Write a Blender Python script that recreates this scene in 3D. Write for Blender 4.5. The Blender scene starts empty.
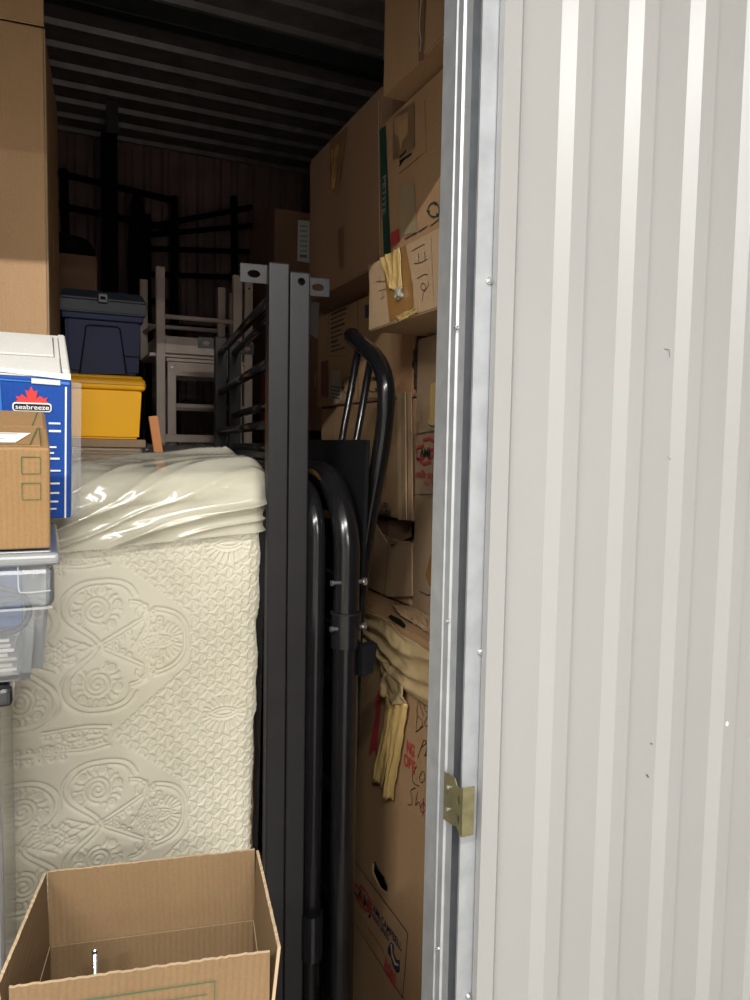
import bpy, bmesh, math, random
import numpy as np
from mathutils import Matrix, Vector, noise
random.seed(7)
S = bpy.context.scene
COL = S.collection
PI = math.pi

# ------------------------------------------------------------------ camera maths
F = 735.0
v1 = np.array([-330., -60., F]); nd = np.array([-175., (330*175.+F*F)/60, F])
Yw = v1/np.linalg.norm(v1); Zw = -nd/np.linalg.norm(nd); Xw = np.cross(Yw, Zw)
M = np.array([Xw, Yw, Zw])
EYE = np.array([0, 0, 1.55])
def _ray(px, py): return M @ np.array([px-375., py-500., F])
def PY(px, py, Y): r = _ray(px, py); return Vector(EYE + r*(Y/r[1]))
def PX(px, py, X): r = _ray(px, py); return Vector(EYE + r*(X/r[0]))
def PZ(px, py, Z): r = _ray(px, py); return Vector(EYE + r*((Z-1.55)/r[2]))

# ------------------------------------------------------------------ materials
def new_mat(name):
    m = bpy.data.materials.new(name); m.use_nodes = True
    nt = m.node_tree; b = nt.nodes['Principled BSDF']
    return m, nt, b
def simple(name, col, rough=.5, metal=0., var=.12, nscale=12., bump=0., bscale=60., coat=0., spec=.5):
    m, nt, b = new_mat(name)
    N = nt.nodes; L = nt.links
    tc = N.new('ShaderNodeTexCoord')
    no = N.new('ShaderNodeTexNoise'); no.inputs['Scale'].default_value = nscale; no.inputs['Detail'].default_value = 5
    L.new(tc.outputs['Object'], no.inputs['Vector'])
    r = N.new('ShaderNodeValToRGB')
    r.color_ramp.elements[0].position = .3; r.color_ramp.elements[1].position = .7
    r.color_ramp.elements[0].color = [c*(1-var) for c in col]+[1]
    r.color_ramp.elements[1].color = [min(1, c*(1+var)) for c in col]+[1]
    L.new(no.outputs['Fac'], r.inputs['Fac']); L.new(r.outputs['Color'], b.inputs['Base Color'])
    b.inputs['Roughness'].default_value = rough; b.inputs['Metallic'].default_value = metal
    b.inputs['Coat Weight'].default_value = coat; b.inputs['Specular IOR Level'].default_value = spec
    if bump:
        n2 = N.new('ShaderNodeTexNoise'); n2.inputs['Scale'].default_value = bscale
        L.new(tc.outputs['Object'], n2.inputs['Vector'])
        bp = N.new('ShaderNodeBump'); bp.inputs['Strength'].default_value = bump; bp.inputs['Distance'].default_value = .002
        L.new(n2.outputs['Fac'], bp.inputs['Height']); L.new(bp.outputs['Normal'], b.inputs['Normal'])
    return m
def cardboard(name, col, flute=.25, var=.10):
    m, nt, b = new_mat(name); N = nt.nodes; L = nt.links
    tc = N.new('ShaderNodeTexCoord')
    n1 = N.new('ShaderNodeTexNoise'); n1.inputs['Scale'].default_value = 5; n1.inputs['Detail'].default_value = 8
    mp = N.new('ShaderNodeMapping'); mp.inputs['Scale'].default_value = (1, 1, .35)
    L.new(tc.outputs['Object'], mp.inputs['Vector']); L.new(mp.outputs['Vector'], n1.inputs['Vector'])
    r = N.new('ShaderNodeValToRGB'); r.color_ramp.elements[0].position = .3; r.color_ramp.elements[1].position = .7
    r.color_ramp.elements[0].color = [c*(1-var) for c in col]+[1]
    r.color_ramp.elements[1].color = [c*(1+var) for c in col]+[1]
    L.new(n1.outputs['Fac'], r.inputs['Fac'])
    n2 = N.new('ShaderNodeTexNoise'); n2.inputs['Scale'].default_value = 260; n2.inputs['Detail'].default_value = 2
    L.new(tc.outputs['Object'], n2.inputs['Vector'])
    mx = N.new('ShaderNodeMix'); mx.data_type = 'RGBA'; mx.blend_type = 'MULTIPLY'; mx.inputs[0].default_value = .35
    L.new(r.outputs['Color'], mx.inputs[6]); L.new(n2.outputs['Color'], mx.inputs[7])
    L.new(mx.outputs[2], b.inputs['Base Color'])
    b.inputs['Roughness'].default_value = .72; b.inputs['Specular IOR Level'].default_value = .3
    # vertical fluting: a function of x+y in object space
    sx = N.new('ShaderNodeSeparateXYZ'); L.new(tc.outputs['Object'], sx.inputs[0])
    ad = N.new('ShaderNodeMath'); ad.operation = 'ADD'; L.new(sx.outputs[0], ad.inputs[0]); L.new(sx.outputs[1], ad.inputs[1])
    mu = N.new('ShaderNodeMath'); mu.operation = 'MULTIPLY'; mu.inputs[1].default_value = 2*PI/.0065; L.new(ad.outputs[0], mu.inputs[0])
    si = N.new('ShaderNodeMath'); si.operation = 'SINE'; L.new(mu.outputs[0], si.inputs[0])
    bp = N.new('ShaderNodeBump'); bp.inputs['Strength'].default_value = flute; bp.inputs['Distance'].default_value = .0005
    L.new(si.outputs[0], bp.inputs['Height'])
    b2 = N.new('ShaderNodeBump'); b2.inputs['Strength'].default_value = .35; b2.inputs['Distance'].default_value = .004
    L.new(n1.outputs['Fac'], b2.inputs['Height']); L.new(bp.outputs['Normal'], b2.inputs['Normal'])
    L.new(b2.outputs['Normal'], b.inputs['Normal'])
    return m
def film(name, tint, alpha, gloss_rough=.12, diff=(.8, .8, .7), bump=0., nscale=9., stretch=(1,1,1)):
    """clear plastic film: mostly see-through, a little milky, glossy"""
    m = bpy.data.materials.new(name); m.use_nodes = True; nt = m.node_tree; N = nt.nodes; L = nt.links
    for n in list(N): N.remove(n)
    out = N.new('ShaderNodeOutputMaterial'); tr = N.new('ShaderNodeBsdfTransparent'); tr.inputs[0].default_value = (*tint, 1)
    p = N.new('ShaderNodeBsdfPrincipled'); p.inputs['Base Color'].default_value = (*diff, 1)
    p.inputs['Roughness'].default_value = gloss_rough; p.inputs['Specular IOR Level'].default_value = .8
    mx = N.new('ShaderNodeMixShader'); mx.inputs[0].default_value = alpha
    L.new(tr.outputs[0], mx.inputs[1]); L.new(p.outputs[0], mx.inputs[2])
    g = N.new('ShaderNodeBsdfGlossy'); g.inputs['Roughness'].default_value = gloss_rough
    fr = N.new('ShaderNodeFresnel'); fr.inputs[0].default_value = 1.45
    m2 = N.new('ShaderNodeMixShader'); L.new(fr.outputs[0], m2.inputs[0]); L.new(mx.outputs[0], m2.inputs[1]); L.new(g.outputs[0], m2.inputs[2])
    if bump:
        tc = N.new('ShaderNodeTexCoord'); mp = N.new('ShaderNodeMapping'); mp.inputs['Scale'].default_value = stretch
        no = N.new('ShaderNodeTexNoise'); no.inputs['Scale'].default_value = nscale; no.inputs['Detail'].default_value = 4
        L.new(tc.outputs['Object'], mp.inputs[0]); L.new(mp.outputs[0], no.inputs['Vector'])
        bp = N.new('ShaderNodeBump'); bp.inputs['Strength'].default_value = bump; bp.inputs['Distance'].default_value = .01
        L.new(no.outputs['Fac'], bp.inputs['Height'])
        for q in (p, g, fr): L.new(bp.outputs['Normal'], q.inputs['Normal'])
    L.new(m2.outputs[0], out.inputs[0])
    return m

CB   = cardboard('cardboard_mid', (.43, .262, .135))
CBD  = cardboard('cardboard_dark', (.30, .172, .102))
CBL  = cardboard('cardboard_light', (.53, .36, .21))
CBG  = cardboard('cardboard_grey', (.37, .25, .15))
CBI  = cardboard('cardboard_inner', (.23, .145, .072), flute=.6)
CBW  = cardboard('cardboard_white', (.80, .79, .74), flute=.1, var=.04)
CBB  = cardboard('cardboard_blue', (.015, .085, .42), flute=.1, var=.12)
EDGE = simple('raw_board_edge', (.42, .31, .19), .8, bump=.5, bscale=900)
CBX  = cardboard('cardboard_tan', (.33, .195, .083))
TAPE = simple('brown_tape', (.30, .155, .05), .22, var=.2, coat=.3)
TAPEC= film('clear_tape', (.93, .88, .78), .22, .18, (.55, .42, .26), bump=.6, nscale=40, stretch=(1, 3, .6))
TAPEY= simple('yellowed_tape', (.50, .34, .13), .28, var=.15, bump=.6, bscale=40)
INK  = simple('black_ink', (.012, .012, .013), .6)
NAVYI= simple('navy_ink', (.02, .03, .07), .6)
REDI = simple('red_ink', (.42, .045, .045), .6)
GRNI = simple('green_ink', (.02, .10, .045), .6)
GRND = simple('dark_green_ink', (.008, .045, .028), .6)
PAPER= simple('paper', (.72, .72, .68), .7, var=.05)
WHT  = simple('white_print', (.85, .85, .85), .5, var=.02)
LBL  = simple('blue_print_light', (.05, .22, .66), .4)
WALLW= simple('painted_steel_white', (.295, .294, .289), .36, var=.02, nscale=3, spec=.5)
CORW = simple('corridor_paint', (.60, .585, .56), .6, var=.02)
GALV = simple('galvanized_steel', (.42, .44, .465), .46, metal=.6, var=.10, nscale=26, bump=.12, bscale=70)
CEIL = simple('ceiling_deck', (.26, .235, .24), .45, metal=.3, var=.2)
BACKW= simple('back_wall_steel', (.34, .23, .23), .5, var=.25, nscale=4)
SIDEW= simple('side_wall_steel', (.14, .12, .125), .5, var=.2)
BEAM = simple('purlin_steel', (.03, .03, .033), .5)
CONC = simple('concrete', (.34, .32, .29), .6, var=.2, bump=.3)
BLK  = simple('black_powder_coat', (.007, .0068, .0078), .19, var=.1, nscale=30, spec=.42)
GREYM= simple('gunmetal_paint', (.012, .0105, .012), .38, metal=.0, var=.1, nscale=30, spec=.26)
BLKD = simple('black_matte', (.007, .007, .008), .75, spec=.12)
BLKG = simple('black_gloss', (.012, .012, .015), .12, coat=.5)
WOOD = simple('taupe_wood', (.74, .60, .51), .45, var=.14, nscale=8)
STICK= simple('orange_wood', (.45, .16, .04), .5, var=.15)
YEL  = simple('yellow_plastic', (.98, .48, .010), .42, var=.02, spec=.25)
NVY  = simple('navy_plastic', (.011, .019, .075), .5, var=.08, spec=.28)
NVYL = simple('charcoal_plastic', (.014, .018, .030), .5, var=.08)
ZINC = simple('brass_zinc', (.24, .22, .12), .36, metal=.75, var=.2, nscale=50)
STEEL= simple('bright_steel', (.65, .65, .66), .22, metal=.95, var=.05)
REDC = simple('dark_red_cloth', (.16, .012, .016), .8, var=.25)
PAPB = simple('crumpled_paper', (.46, .335, .17), .6, var=.12, nscale=14, bump=.5, bscale=30)
BLUEF= simple('blue_plastic_folder', (.04, .09, .30), .4)
CABLE= simple('cable_black', (.02, .022, .028), .4)
FILM = film('mattress_film', (.985, .982, .95), .08, .10, (.78, .76, .62), bump=.35, nscale=7, stretch=(1, 1, 2.2))
FILMT= film('mattress_film_bunched', (.97, .968, .90), .52, .14, (.64, .61, .49), bump=.3, nscale=5, stretch=(.5, 1, 2.5))
WRAP = film('stretch_wrap', (.95, .95, .93), .10, .08, (.8, .78, .74), bump=1.0, nscale=22, stretch=(.35, 1, 4))
BINP = film('clear_bin_plastic', (.95, .96, .98), .15, .22, (.60, .65, .70))
BINR = film('clear_bin_rim', (.9, .92, .94), .42, .28, (.48, .50, .51))
TOWP = film('smoky_plastic', (.75, .75, .76), .45, .15, (.45, .45, .45), bump=.8, nscale=12, stretch=(3, 1, .3))
def mattress_mat():
    m, nt, b = new_mat('quilted_fabric'); N = nt.nodes; L = nt.links
    tc = N.new('ShaderNodeTexCoord'); no = N.new('ShaderNodeTexNoise'); no.inputs['Scale'].default_value = 4; no.inputs['Detail'].default_value = 4
    L.new(tc.outputs['Object'], no.inputs['Vector'])
    r = N.new('ShaderNodeValToRGB'); r.color_ramp.elements[0].position = .35; r.color_ramp.elements[1].position = .65
    r.color_ramp.elements[0].color = (.57, .53, .44, 1); r.color_ramp.elements[1].color = (.63, .595, .52, 1)
    L.new(no.outputs['Fac'], r.inputs['Fac']); L.new(r.outputs['Color'], b.inputs['Base Color'])
    b.inputs['Roughness'].default_value = .75; b.inputs['Sheen Weight'].default_value = .2
    return m
MATT = mattress_mat()

# ------------------------------------------------------------------ building helpers
class Thing:
    """root object (Empty or the first mesh) plus the matrix its parts are built in"""
    def __init__(s, obj, W): s.o = obj; s.W = W; s.I = W.inverted()
def tag(o, label=None, cat=None, group=None, kind=None):
    if label: o['label'] = label
    if cat: o['category'] = cat
    if group: o['group'] = group
    if kind: o['kind'] = kind
    return o
def root(name, loc, label, cat, group=None, rot=(0, 0, 0)):
    o = bpy.data.objects.new(name, None); COL.objects.link(o); o.location = loc; o.rotation_euler = rot; o.empty_display_size = .05
    W = Matrix.LocRotScale(Vector(loc), __import__('mathutils').Euler(rot), None)
    tag(o, label, cat, group); return Thing(o, W)
def finish(bm, name, mat, smooth=False):
    me = bpy.data.meshes.new(name); bmesh.ops.recalc_face_normals(bm, faces=bm.faces); bm.to_mesh(me); bm.free()
    for f in me.polygons: f.use_smooth = smooth
    for m in (mat if isinstance(mat, (list, tuple)) else [mat]): me.materials.append(m)
    return me
def part(name, bm, mat, th, smooth=False, world=True, label=None, under=None, kind=None):
    """a part of a thing; vertices given in world coordinates (world=True) or the thing's own"""
    me = finish(bm, name, mat, smooth)
    if world: me.transform(th.I)
    o = bpy.data.objects.new(name, me); COL.objects.link(o); o.parent = under or th.o
    tag(o, label, kind=kind)
    return o
def solo(name, bm, mat, base, label, cat, group=None, smooth=False, rot=(0, 0, 0), world=True, kind=None):
    """a thing that is itself a mesh"""
    W = Matrix.LocRotScale(Vector(base), __import__('mathutils').Euler(rot), None)
    me = finish(bm, name, mat, smooth)
    if world: me.transform(W.inverted())
    o = bpy.data.objects.new(name, me); COL.objects.link(o); o.location = base; o.rotation_euler = rot
    tag(o, label, cat, group, kind)
    return Thing(o, W)
def struct(name, bm, mat, smooth=False, solid=0.):
    me = finish(bm, name, mat, smooth); o = bpy.data.objects.new(name, me); COL.objects.link(o); o['kind'] = 'structure'
    if solid:
        s = o.modifiers.new('thick', 'SOLIDIFY'); s.thickness = solid; s.offset = 0
    return Thing(o, Matrix.Identity(4))
def BM(): return bmesh.new()
def box(bm, x0, x1, y0, y1, z0, z1, bev=0., seg=2, mat=0):
    c = Vector(((x0+x1)/2, (y0+y1)/2, (z0+z1)/2))
    r = bmesh.ops.create_cube(bm, size=1, matrix=Matrix.Translation(c) @ Matrix.Diagonal((abs(x1-x0), abs(y1-y0), abs(z1-z0), 1)))
    vs = r['verts']; es = {e for v in vs for e in v.link_edges}
    for f in {f for v in vs for f in v.link_faces}: f.material_index = mat
    if bev: bmesh.ops.bevel(bm, geom=list(es), offset=bev, segments=seg, affect='EDGES', profile=.5)
    return bm
def rbox(bm, c, sx, sy, sz, R, bev=0.):
    """box of size s centred at c, turned by matrix R"""
    b2 = BM(); box(b2, -sx/2, sx/2, -sy/2, sy/2, -sz/2, sz/2, bev)
    b2.transform(Matrix.Translation(c) @ R.to_4x4()); me = bpy.data.meshes.new('t'); b2.to_mesh(me); b2.free(); bm.from_mesh(me); bpy.data.meshes.remove(me); return bm
def tube(bm, pts, r, n=14, cap=True, closed=False):
    pts = [Vector(p) for p in pts]; rings = []; k = len(pts)
    t0 = (pts[1]-pts[0]).normalized(); up = Vector((0, 0, 1)) if abs(t0.z) < .9 else Vector((1, 0, 0))
    nrm = t0.cross(up).normalized()
    for i, p in enumerate(pts):
        t = (pts[min(i+1, k-1)]-pts[max(i-1, 0)]).normalized()
        nrm = (nrm - t*nrm.dot(t)).normalized(); bn = t.cross(nrm)
        rr = r[i] if isinstance(r, (list, tuple)) else r
        rings.append([bm.verts.new(p + rr*(math.cos(a)*nrm+math.sin(a)*bn)) for a in [2*PI*j/n for j in range(n)]])
    for a, b in zip(rings, rings[1:]):
        for j in range(n): bm.faces.new((a[j], a[(j+1) % n], b[(j+1) % n], b[j]))
    if cap: bm.faces.new(rings[0]); bm.faces.new(rings[-1])
    return bm
def smoothpath(pts, it=3):
    pts = [Vector(p) for p in pts]
    for _ in range(it):
        q = [pts[0]]
        for a, b in zip(pts, pts[1:]): q += [a*.75+b*.25, a*.25+b*.75]
        q.append(pts[-1]); pts = q
    return pts
def ribbon(bm, pts, w, nrm, off=.0008):
    nrm = Vector(nrm).normalized(); pts = [Vector(p)+nrm*off for p in pts]; L = []; k = len(pts)
    for i, p in enumerate(pts):
        t = (pts[min(i+1, k-1)]-pts[max(i-1, 0)]).normalized(); s = t.cross(nrm).normalized()*w/2
        L.append((bm.verts.new(p+s), bm.verts.new(p-s)))
    for a, b in zip(L, L[1:]): bm.faces.new((a[0], a[1], b[1], b[0]))
    return bm
def poly(bm, pts, nrm=(0, 0, 0), off=.0008):
    n = Vector(nrm); n = n.normalized()*off if n.length else n
    bm.faces.new([bm.verts.new(Vector(p)+n) for p in pts]); return bm
def text_bm(s, p0, p1, up, nrm, off=.0009, hscale=1., bold=0., bm=None):
    """flat lettering whose baseline runs from p0 to p1; up = direction of letter tops"""
    cu = bpy.data.curves.new('t', 'FONT'); cu.body = s; cu.size = 1; cu.offset = bold
    ob = bpy.data.objects.new('t', cu); me = bpy.data.meshes.new_from_object(ob)
    xs = [v.co.x for v in me.vertices]; x0, x1 = min(xs), max(xs)
    p0, p1 = Vector(p0), Vector(p1); d = p1-p0; k = d.length/(x1-x0); d.normalize(); up = Vector(up).normalized(); nrm = Vector(nrm).normalized()
    for v in me.vertices: v.co = p0 + d*((v.co.x-x0)*k) + up*(v.co.y*k*hscale) + nrm*off
    bm = bm or BM(); bm.from_mesh(me); bpy.data.objects.remove(ob); bpy.data.curves.remove(cu); bpy.data.meshes.remove(me)
    return bm
def nz(p, s=1.): return noise.noise(Vector(p)*s)
def carton_bm(x0, x1, y0, y1, z0, z1, seed=0., dent=.002, cuts=5, bev=.003, tb=True):
    """closed carton: slightly dented faces, flap seam groove on top and bottom"""
    bm = BM(); box(bm, x0, x1, y0, y1, z0, z1)
    bmesh.ops.subdivide_edges(bm, edges=bm.edges[:], cuts=cuts, use_grid_fill=True)
    c = Vector(((x0+x1)/2, (y0+y1)/2, (z0+z1)/2)); h = Vector(((x1-x0)/2, (y1-y0)/2, (z1-z0)/2))
    for v in bm.verts:
        d = v.co-c
        a = dent*(.5+.5*nz(v.co+Vector((seed, seed*2, 0)), 7.))
        for i in range(3):
            if abs(abs(d[i])-h[i]) < 1e-5:
                edge = sum(abs(abs(d[j])-h[j]) < 1e-5 for j in range(3))
                v.co[i] -= math.copysign(a*(1.0 if edge == 1 else .6), d[i])
    es = [e for e in bm.edges if len(e.link_faces) == 2 and e.calc_face_angle(0) > 1.0]
    bmesh.ops.bevel(bm, geom=es, offset=bev, segments=2, affect='EDGES')
    return bm
def carton(label, x0, x1, y0, y1, z0, z1, mat=CB, name='cardboard_carton', seed=1., group=None, dent=.002, cat='box', rz=0, seam='y', bm=None):
    bm = bm or carton_bm(x0, x1, y0, y1, z0, z1, seed, dent)
    if rz:
        p = Vector((x1, y0, z0)); bm.transform(Matrix.Translation(p) @ Matrix.Rotation(rz, 4, 'Z') @ Matrix.Translation(-p))
    t = solo(name, bm, mat, ((x0+x1)/2, (y0+y1)/2, z0), label, cat, group)
    return t
NX = (-1, 0, 0); NY = (0, -1, 0); UP = (0, 0, 1)

# ================================================================== SETTING
ZC = 3.15; YB = 4.25; XR = 1.42; XL = -1.9
bm = BM(); box(bm, -3.6, 3.6, -9.1, YB+.1, -.1, 0); struct('floor', bm, CONC)
# unit ceiling: ribbed deck, ribs along X
def ribbed(bm, a0, a1, period, prof, b0, b1, plane):
    """prof: list of (fraction, depth); plane maps (a, b, d) to a world point"""
    A = []; a = a0
    while a < a1-1e-6:
        for f, d in prof:
            if a+f*period <= a1+1e-6: A.append((a+f*period, d))
        a += period
    A.append((a1, 0))
    lo = [bm.verts.new(plane(a, b0, d)) for a, d in A]; hi = [bm.verts.new(plane(a, b1, d)) for a, d in A]
    for i in range(len(A)-1): bm.faces.new((lo[i], lo[i+1], hi[i+1], hi[i]))
    return bm
bm = ribbed(BM(), 1.0, YB, .1705, [(0, 0), (.74, 0), (.80, .020), (.92, .020), (.98, 0)], XL, XR, lambda a, b, d: (b, a, ZC-d))
struct('ceiling', bm, CEIL, solid=.004)
bm = ribbed(BM(), XL, XR, .095, [(0, 0), (.28, 0), (.4, .02), (.62, .02), (.74, 0)], 0, ZC+.02, lambda a, b, d: (a, YB-d, b))
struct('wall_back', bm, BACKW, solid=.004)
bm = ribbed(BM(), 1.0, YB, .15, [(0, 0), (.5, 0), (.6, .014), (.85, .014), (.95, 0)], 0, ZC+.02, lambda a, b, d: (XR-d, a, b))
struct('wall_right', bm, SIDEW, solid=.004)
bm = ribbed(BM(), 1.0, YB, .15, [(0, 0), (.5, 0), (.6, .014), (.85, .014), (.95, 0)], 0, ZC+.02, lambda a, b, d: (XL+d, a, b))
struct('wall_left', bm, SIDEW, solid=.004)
bm = BM(); box(bm, XL+.02, XR-.02, 2.86, 2.92, ZC-.085, ZC-.021, .004); struct('trim_1', bm, BEAM)
# corridor shell
bm = BM(); box(bm, -3.6, 3.6, -9.1, -9.0, 0, 3.5); struct('wall_corridor', bm, CORW)
bm = BM(); box(bm, -3.6, 3.6, -9.1, 1.0, 3.45, 3.52); struct('ceiling_corridor', bm, CORW)
bm = BM(); box(bm, -3.7, -3.6, -9.1, 1.0, 0, 3.5); struct('wall_corridor_left', bm, CORW)
bm = BM(); box(bm, 3.6, 3.7, -9.1, 1.0, 0, 3.5); struct('wall_corridor_right', bm, CORW)
# white ribbed partition in front of the unit (opening between X -1.0 and .55)
HDR = 2.33
def facade(bm, x0, x1, z0, z1, phase=.574):
    P = []; x = phase
    P.append((.5785, .8845)); P.append((.606, .8845)); P.append((.617, .897))
    x = .617
    while x < x1:
        P += [(x+.065, .897), (x+.084, .8845), (x+.1120, .8845), (x+.122, .897)]; x += .122
    return P
def extrude_profile(bm, P, z0, z1, nz_=1):
    cols = [[bm.verts.new((x, y, z0+(z1-z0)*k/nz_)) for k in range(nz_+1)] for x, y in P]
    for a, b in zip(cols, cols[1:]):
        for k in range(nz_): bm.faces.new((a[k], b[k], b[k+1], a[k+1]))
    return bm
P = [(.5800, .899)]+facade(None, 0, 3.6, 0, 3)
bm = extrude_profile(BM(), P, 0, 3.45)
wallR = struct('wall_front', bm, WALLW, solid=.0012)
P2 = []; x = -1.02
while x < .57: P2 += [(x, .897), (x+.065, .897), (x+.084, .8845), (x+.112, .8845)]; x += .122
P2 = [p for p in P2 if p[0] < .572]+[(.5735, .897)]
bm = extrude_profile(BM(), P2, HDR+.01, 3.45); box(bm, -1.0, .57, .93, .99, HDR+.03, 3.1); struct('wall_front', bm, WALLW, solid=.0012)
P3 = []; x = -3.6
while x < -1.05: P3 += [(x, .897), (x+.065, .897), (x+.084, .8845), (x+.112, .8845)]; x += .122
P3 = [p for p in P3 if p[0] < -1.03]+[(-1.03, .897)]
bm = extrude_profile(BM(), P3, 0, 3.45); struct('wall_front', bm, WALLW, solid=.0012)
bm = BM(); box(bm, .60, 3.6, .905, .99, 0, 3.15); box(bm, XL-.1, -1.06, .905, .99, 0, 3.15); struct('wall_partition', bm, SIDEW)
# scuffs on the white panel
bm = BM()
for pts, w in [([(664, 349), (669, 350), (669, 357)], .0009), ([(627, 309), (631, 313), (633, 320)], .0006), ([(667, 457), (672, 461)], .0006), ([(709, 822), (720, 821)], .0007), ([(650, 743), (652, 744)], .002), ([(646, 774), (648, 777)], .002), ([(656, 766), (659, 768)], .001)]:
    ribbon(bm, [PY(*p, .8965) for p in pts], w, NY, .0014)
part('scuff_mark', bm, simple('scuff', (.06, .06, .06), .7), wallR, label='small dark scuffs on the white panel')
bm = BM(); q = PY(727, 724, .884); bmesh.ops.create_icosphere(bm, subdivisions=2, radius=.0035, matrix=Matrix.Translation(q) @ Matrix.Diagonal((1, .6, 1.4, 1)))
part('paint_chip', bm, simple('chip', (.75, .66, .5), .7), wallR, label='small cream chip stuck to the rib')

# galvanised jamb
J = [(.575, .992), (.544, .992), (.5438, .956), (.5422, .954), (.5422, .952), (.5440, .950), (.5440, .936), (.5475, .934), (.5475, .931), (.5465, .929), (.5472, .917), (.556, .960), (.590, .960), (.590, .9045), (.5535, .9045), (.5535, .9015), (.606, .9015)]
bm = extrude_profile(BM(), J, 0, HDR)
jamb = struct('trim_2', bm, GALV, solid=.0014)
bm = extrude_profile(BM(), [(-.45-x, y) for x, y in J], 0, HDR); struct('trim_3', bm, GALV, solid=.0014)
bm = BM(); box(bm, -1.0, .555, .90, .998, HDR, HDR+.035, .003); struct('trim_4', bm, GALV)
def screw(px, py, Y=None, X=None, r=.0045, nrm=None):
    p = PY(px, py, Y) if Y else PX(px, py, X)
    n = Vector(NY) if Y else Vector(NX)
    R = n.to_track_quat('Z', 'Y').to_matrix().to_4x4()
    bm = BM(); bmesh.ops.create_cone(bm, cap_ends=True, segments=16, radius1=r*1.5, radius2=r*1.4, depth=.0012, matrix=Matrix.Translation(p+n*.0012) @ R)
    bmesh.ops.create_cone(bm, cap_ends=True, segments=6, radius1=r, radius2=r*.8, depth=.004, matrix=Matrix.Translation(p+n*.0035) @ R)
    return part('screw', bm, STEEL, jamb, smooth=False)
for s in [(489, 281), (480, 652), (468, 996)]: screw(*s, Y=.9008, r=.0036)
for s in [(458, 328), (449, 621), (439, 948)]: screw(*s, X=.5434, r=.0024)
# strike plate for the latch
def boolean_cut(obj, cutters):
    """cut holes with the EXACT solver and bake the result"""
    cs = []
    for cbm in cutters:
        me = bpy.data.meshes.new('c'); bmesh.ops.recalc_face_normals(cbm, faces=cbm.faces); cbm.to_mesh(me); cbm.free(); c = bpy.data.objects.new('c', me); COL.objects.link(c); cs.append(c)
        m = obj.modifiers.new('b', 'BOOLEAN'); m.operation = 'DIFFERENCE'; m.solver = 'EXACT'; m.object = c
    bpy.context.view_layer.update(); dg = bpy.context.evaluated_depsgraph_get()
    me = bpy.data.meshes.new_from_object(obj.evaluated_get(dg)); obj.modifiers.clear(); old = obj.data; obj.data = me; bpy.data.meshes.remove(old)
    for c in cs: d = c.data; bpy.data.objects.remove(c); bpy.data.meshes.remove(d)
bm = BM()
O = [(.932, 1.064), (.902, 1.066), (.896, 1.058), (.888, 1.056), (.8795, 1.062), (.8795, .988), (.887, .992), (.895, .998), (.902, .994), (.932, .990)]
lo = [bm.verts.new((.5425, y, z)) for y, z in O]; hi = [bm.verts.new((.5405, y, z)) for y, z in O]
bm.faces.new(lo); bm.faces.new(hi)
for i in range(len(O)): bm.faces.new((lo[i], lo[(i+1) % len(O)], hi[(i+1) % len(O)], hi[i]))
lp = root('latch_plate', (.538, .90, .988), 'small brassy strike plate screwed to the galvanized door jamb', 'latch plate')
pl = part('mounting_plate', bm, ZINC, lp)
def ycyl(x, y, z, r, d, ax='X', sc=1.):
    b = BM(); R = Matrix.Rotation(PI/2, 4, 'Y') if ax == 'X' else Matrix.Rotation(PI/2, 4, 'X')
    bmesh.ops.create_cone(b, cap_ends=True, segments=20, radius1=r, radius2=r, depth=d, matrix=Matrix.Translation((x, y, z)) @ Matrix.Diagonal((1, 1, sc, 1)) @ R); return b
cut = [ycyl(.5415, .8895, 1.038, .0035, .02, sc=1.9), ycyl(.5415, .8895, 1.010, .0035, .02, sc=1.9)]
boolean_cut(pl, cut)
bm = BM(); box(bm, .5405, .5605, .877, .8795, .9885, 1.0615, .0008); part('flange', bm, ZINC, lp)
for z in (1.046, 1.012):
    bm = ycyl(.5400, .9175, z, .0036, .003); tmp = ycyl(.5393, .9175, z, .002, .003); me = bpy.data.meshes.new('q'); tmp.to_mesh(me); tmp.free(); bm.from_mesh(me)
    part('screw', bm, STEEL, lp)

# ================================================================== CORRIDOR LIGHTS
def strip_light(name, x, y, L, label, power, w=.07):
    t = root(name, (x, y, 3.38), label, 'light', 'corridor strip lights')
    bm = BM(); box(bm, x-L/2-.03, x+L/2+.03, y-.05, y+.05, 3.405, 3.449, .006); part('housing', bm, WHT, t)
    l = bpy.data.lights.new('tube_light', 'AREA'); l.shape = 'RECTANGLE'; l.size = L; l.size_y = w; l.energy = power; l.color = (1, .985, .955)
    o = bpy.data.objects.new('tube_light', l); COL.objects.link(o); o.parent = t.o; o.location = (0, 0, 0.02)
strip_light('strip_light', -.15, -1.35, 1.5, 'white strip light on the corridor ceiling nearest the doorway', 145)
strip_light('strip_light', -2.2, -1.35, 1.6, 'white strip light on the corridor ceiling, at the far left end', 195)
strip_light('strip_light', -.1, -4.2, 1.5, 'white strip light on the corridor ceiling, second from the doorway', 190)
strip_light('strip_light', -.1, -7.4, 1.5, 'white strip light on the corridor ceiling, farthest from the doorway', 230)

# ================================================================== RIGHT WALL OF CARTONS
XF = .75; XM = .86
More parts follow.
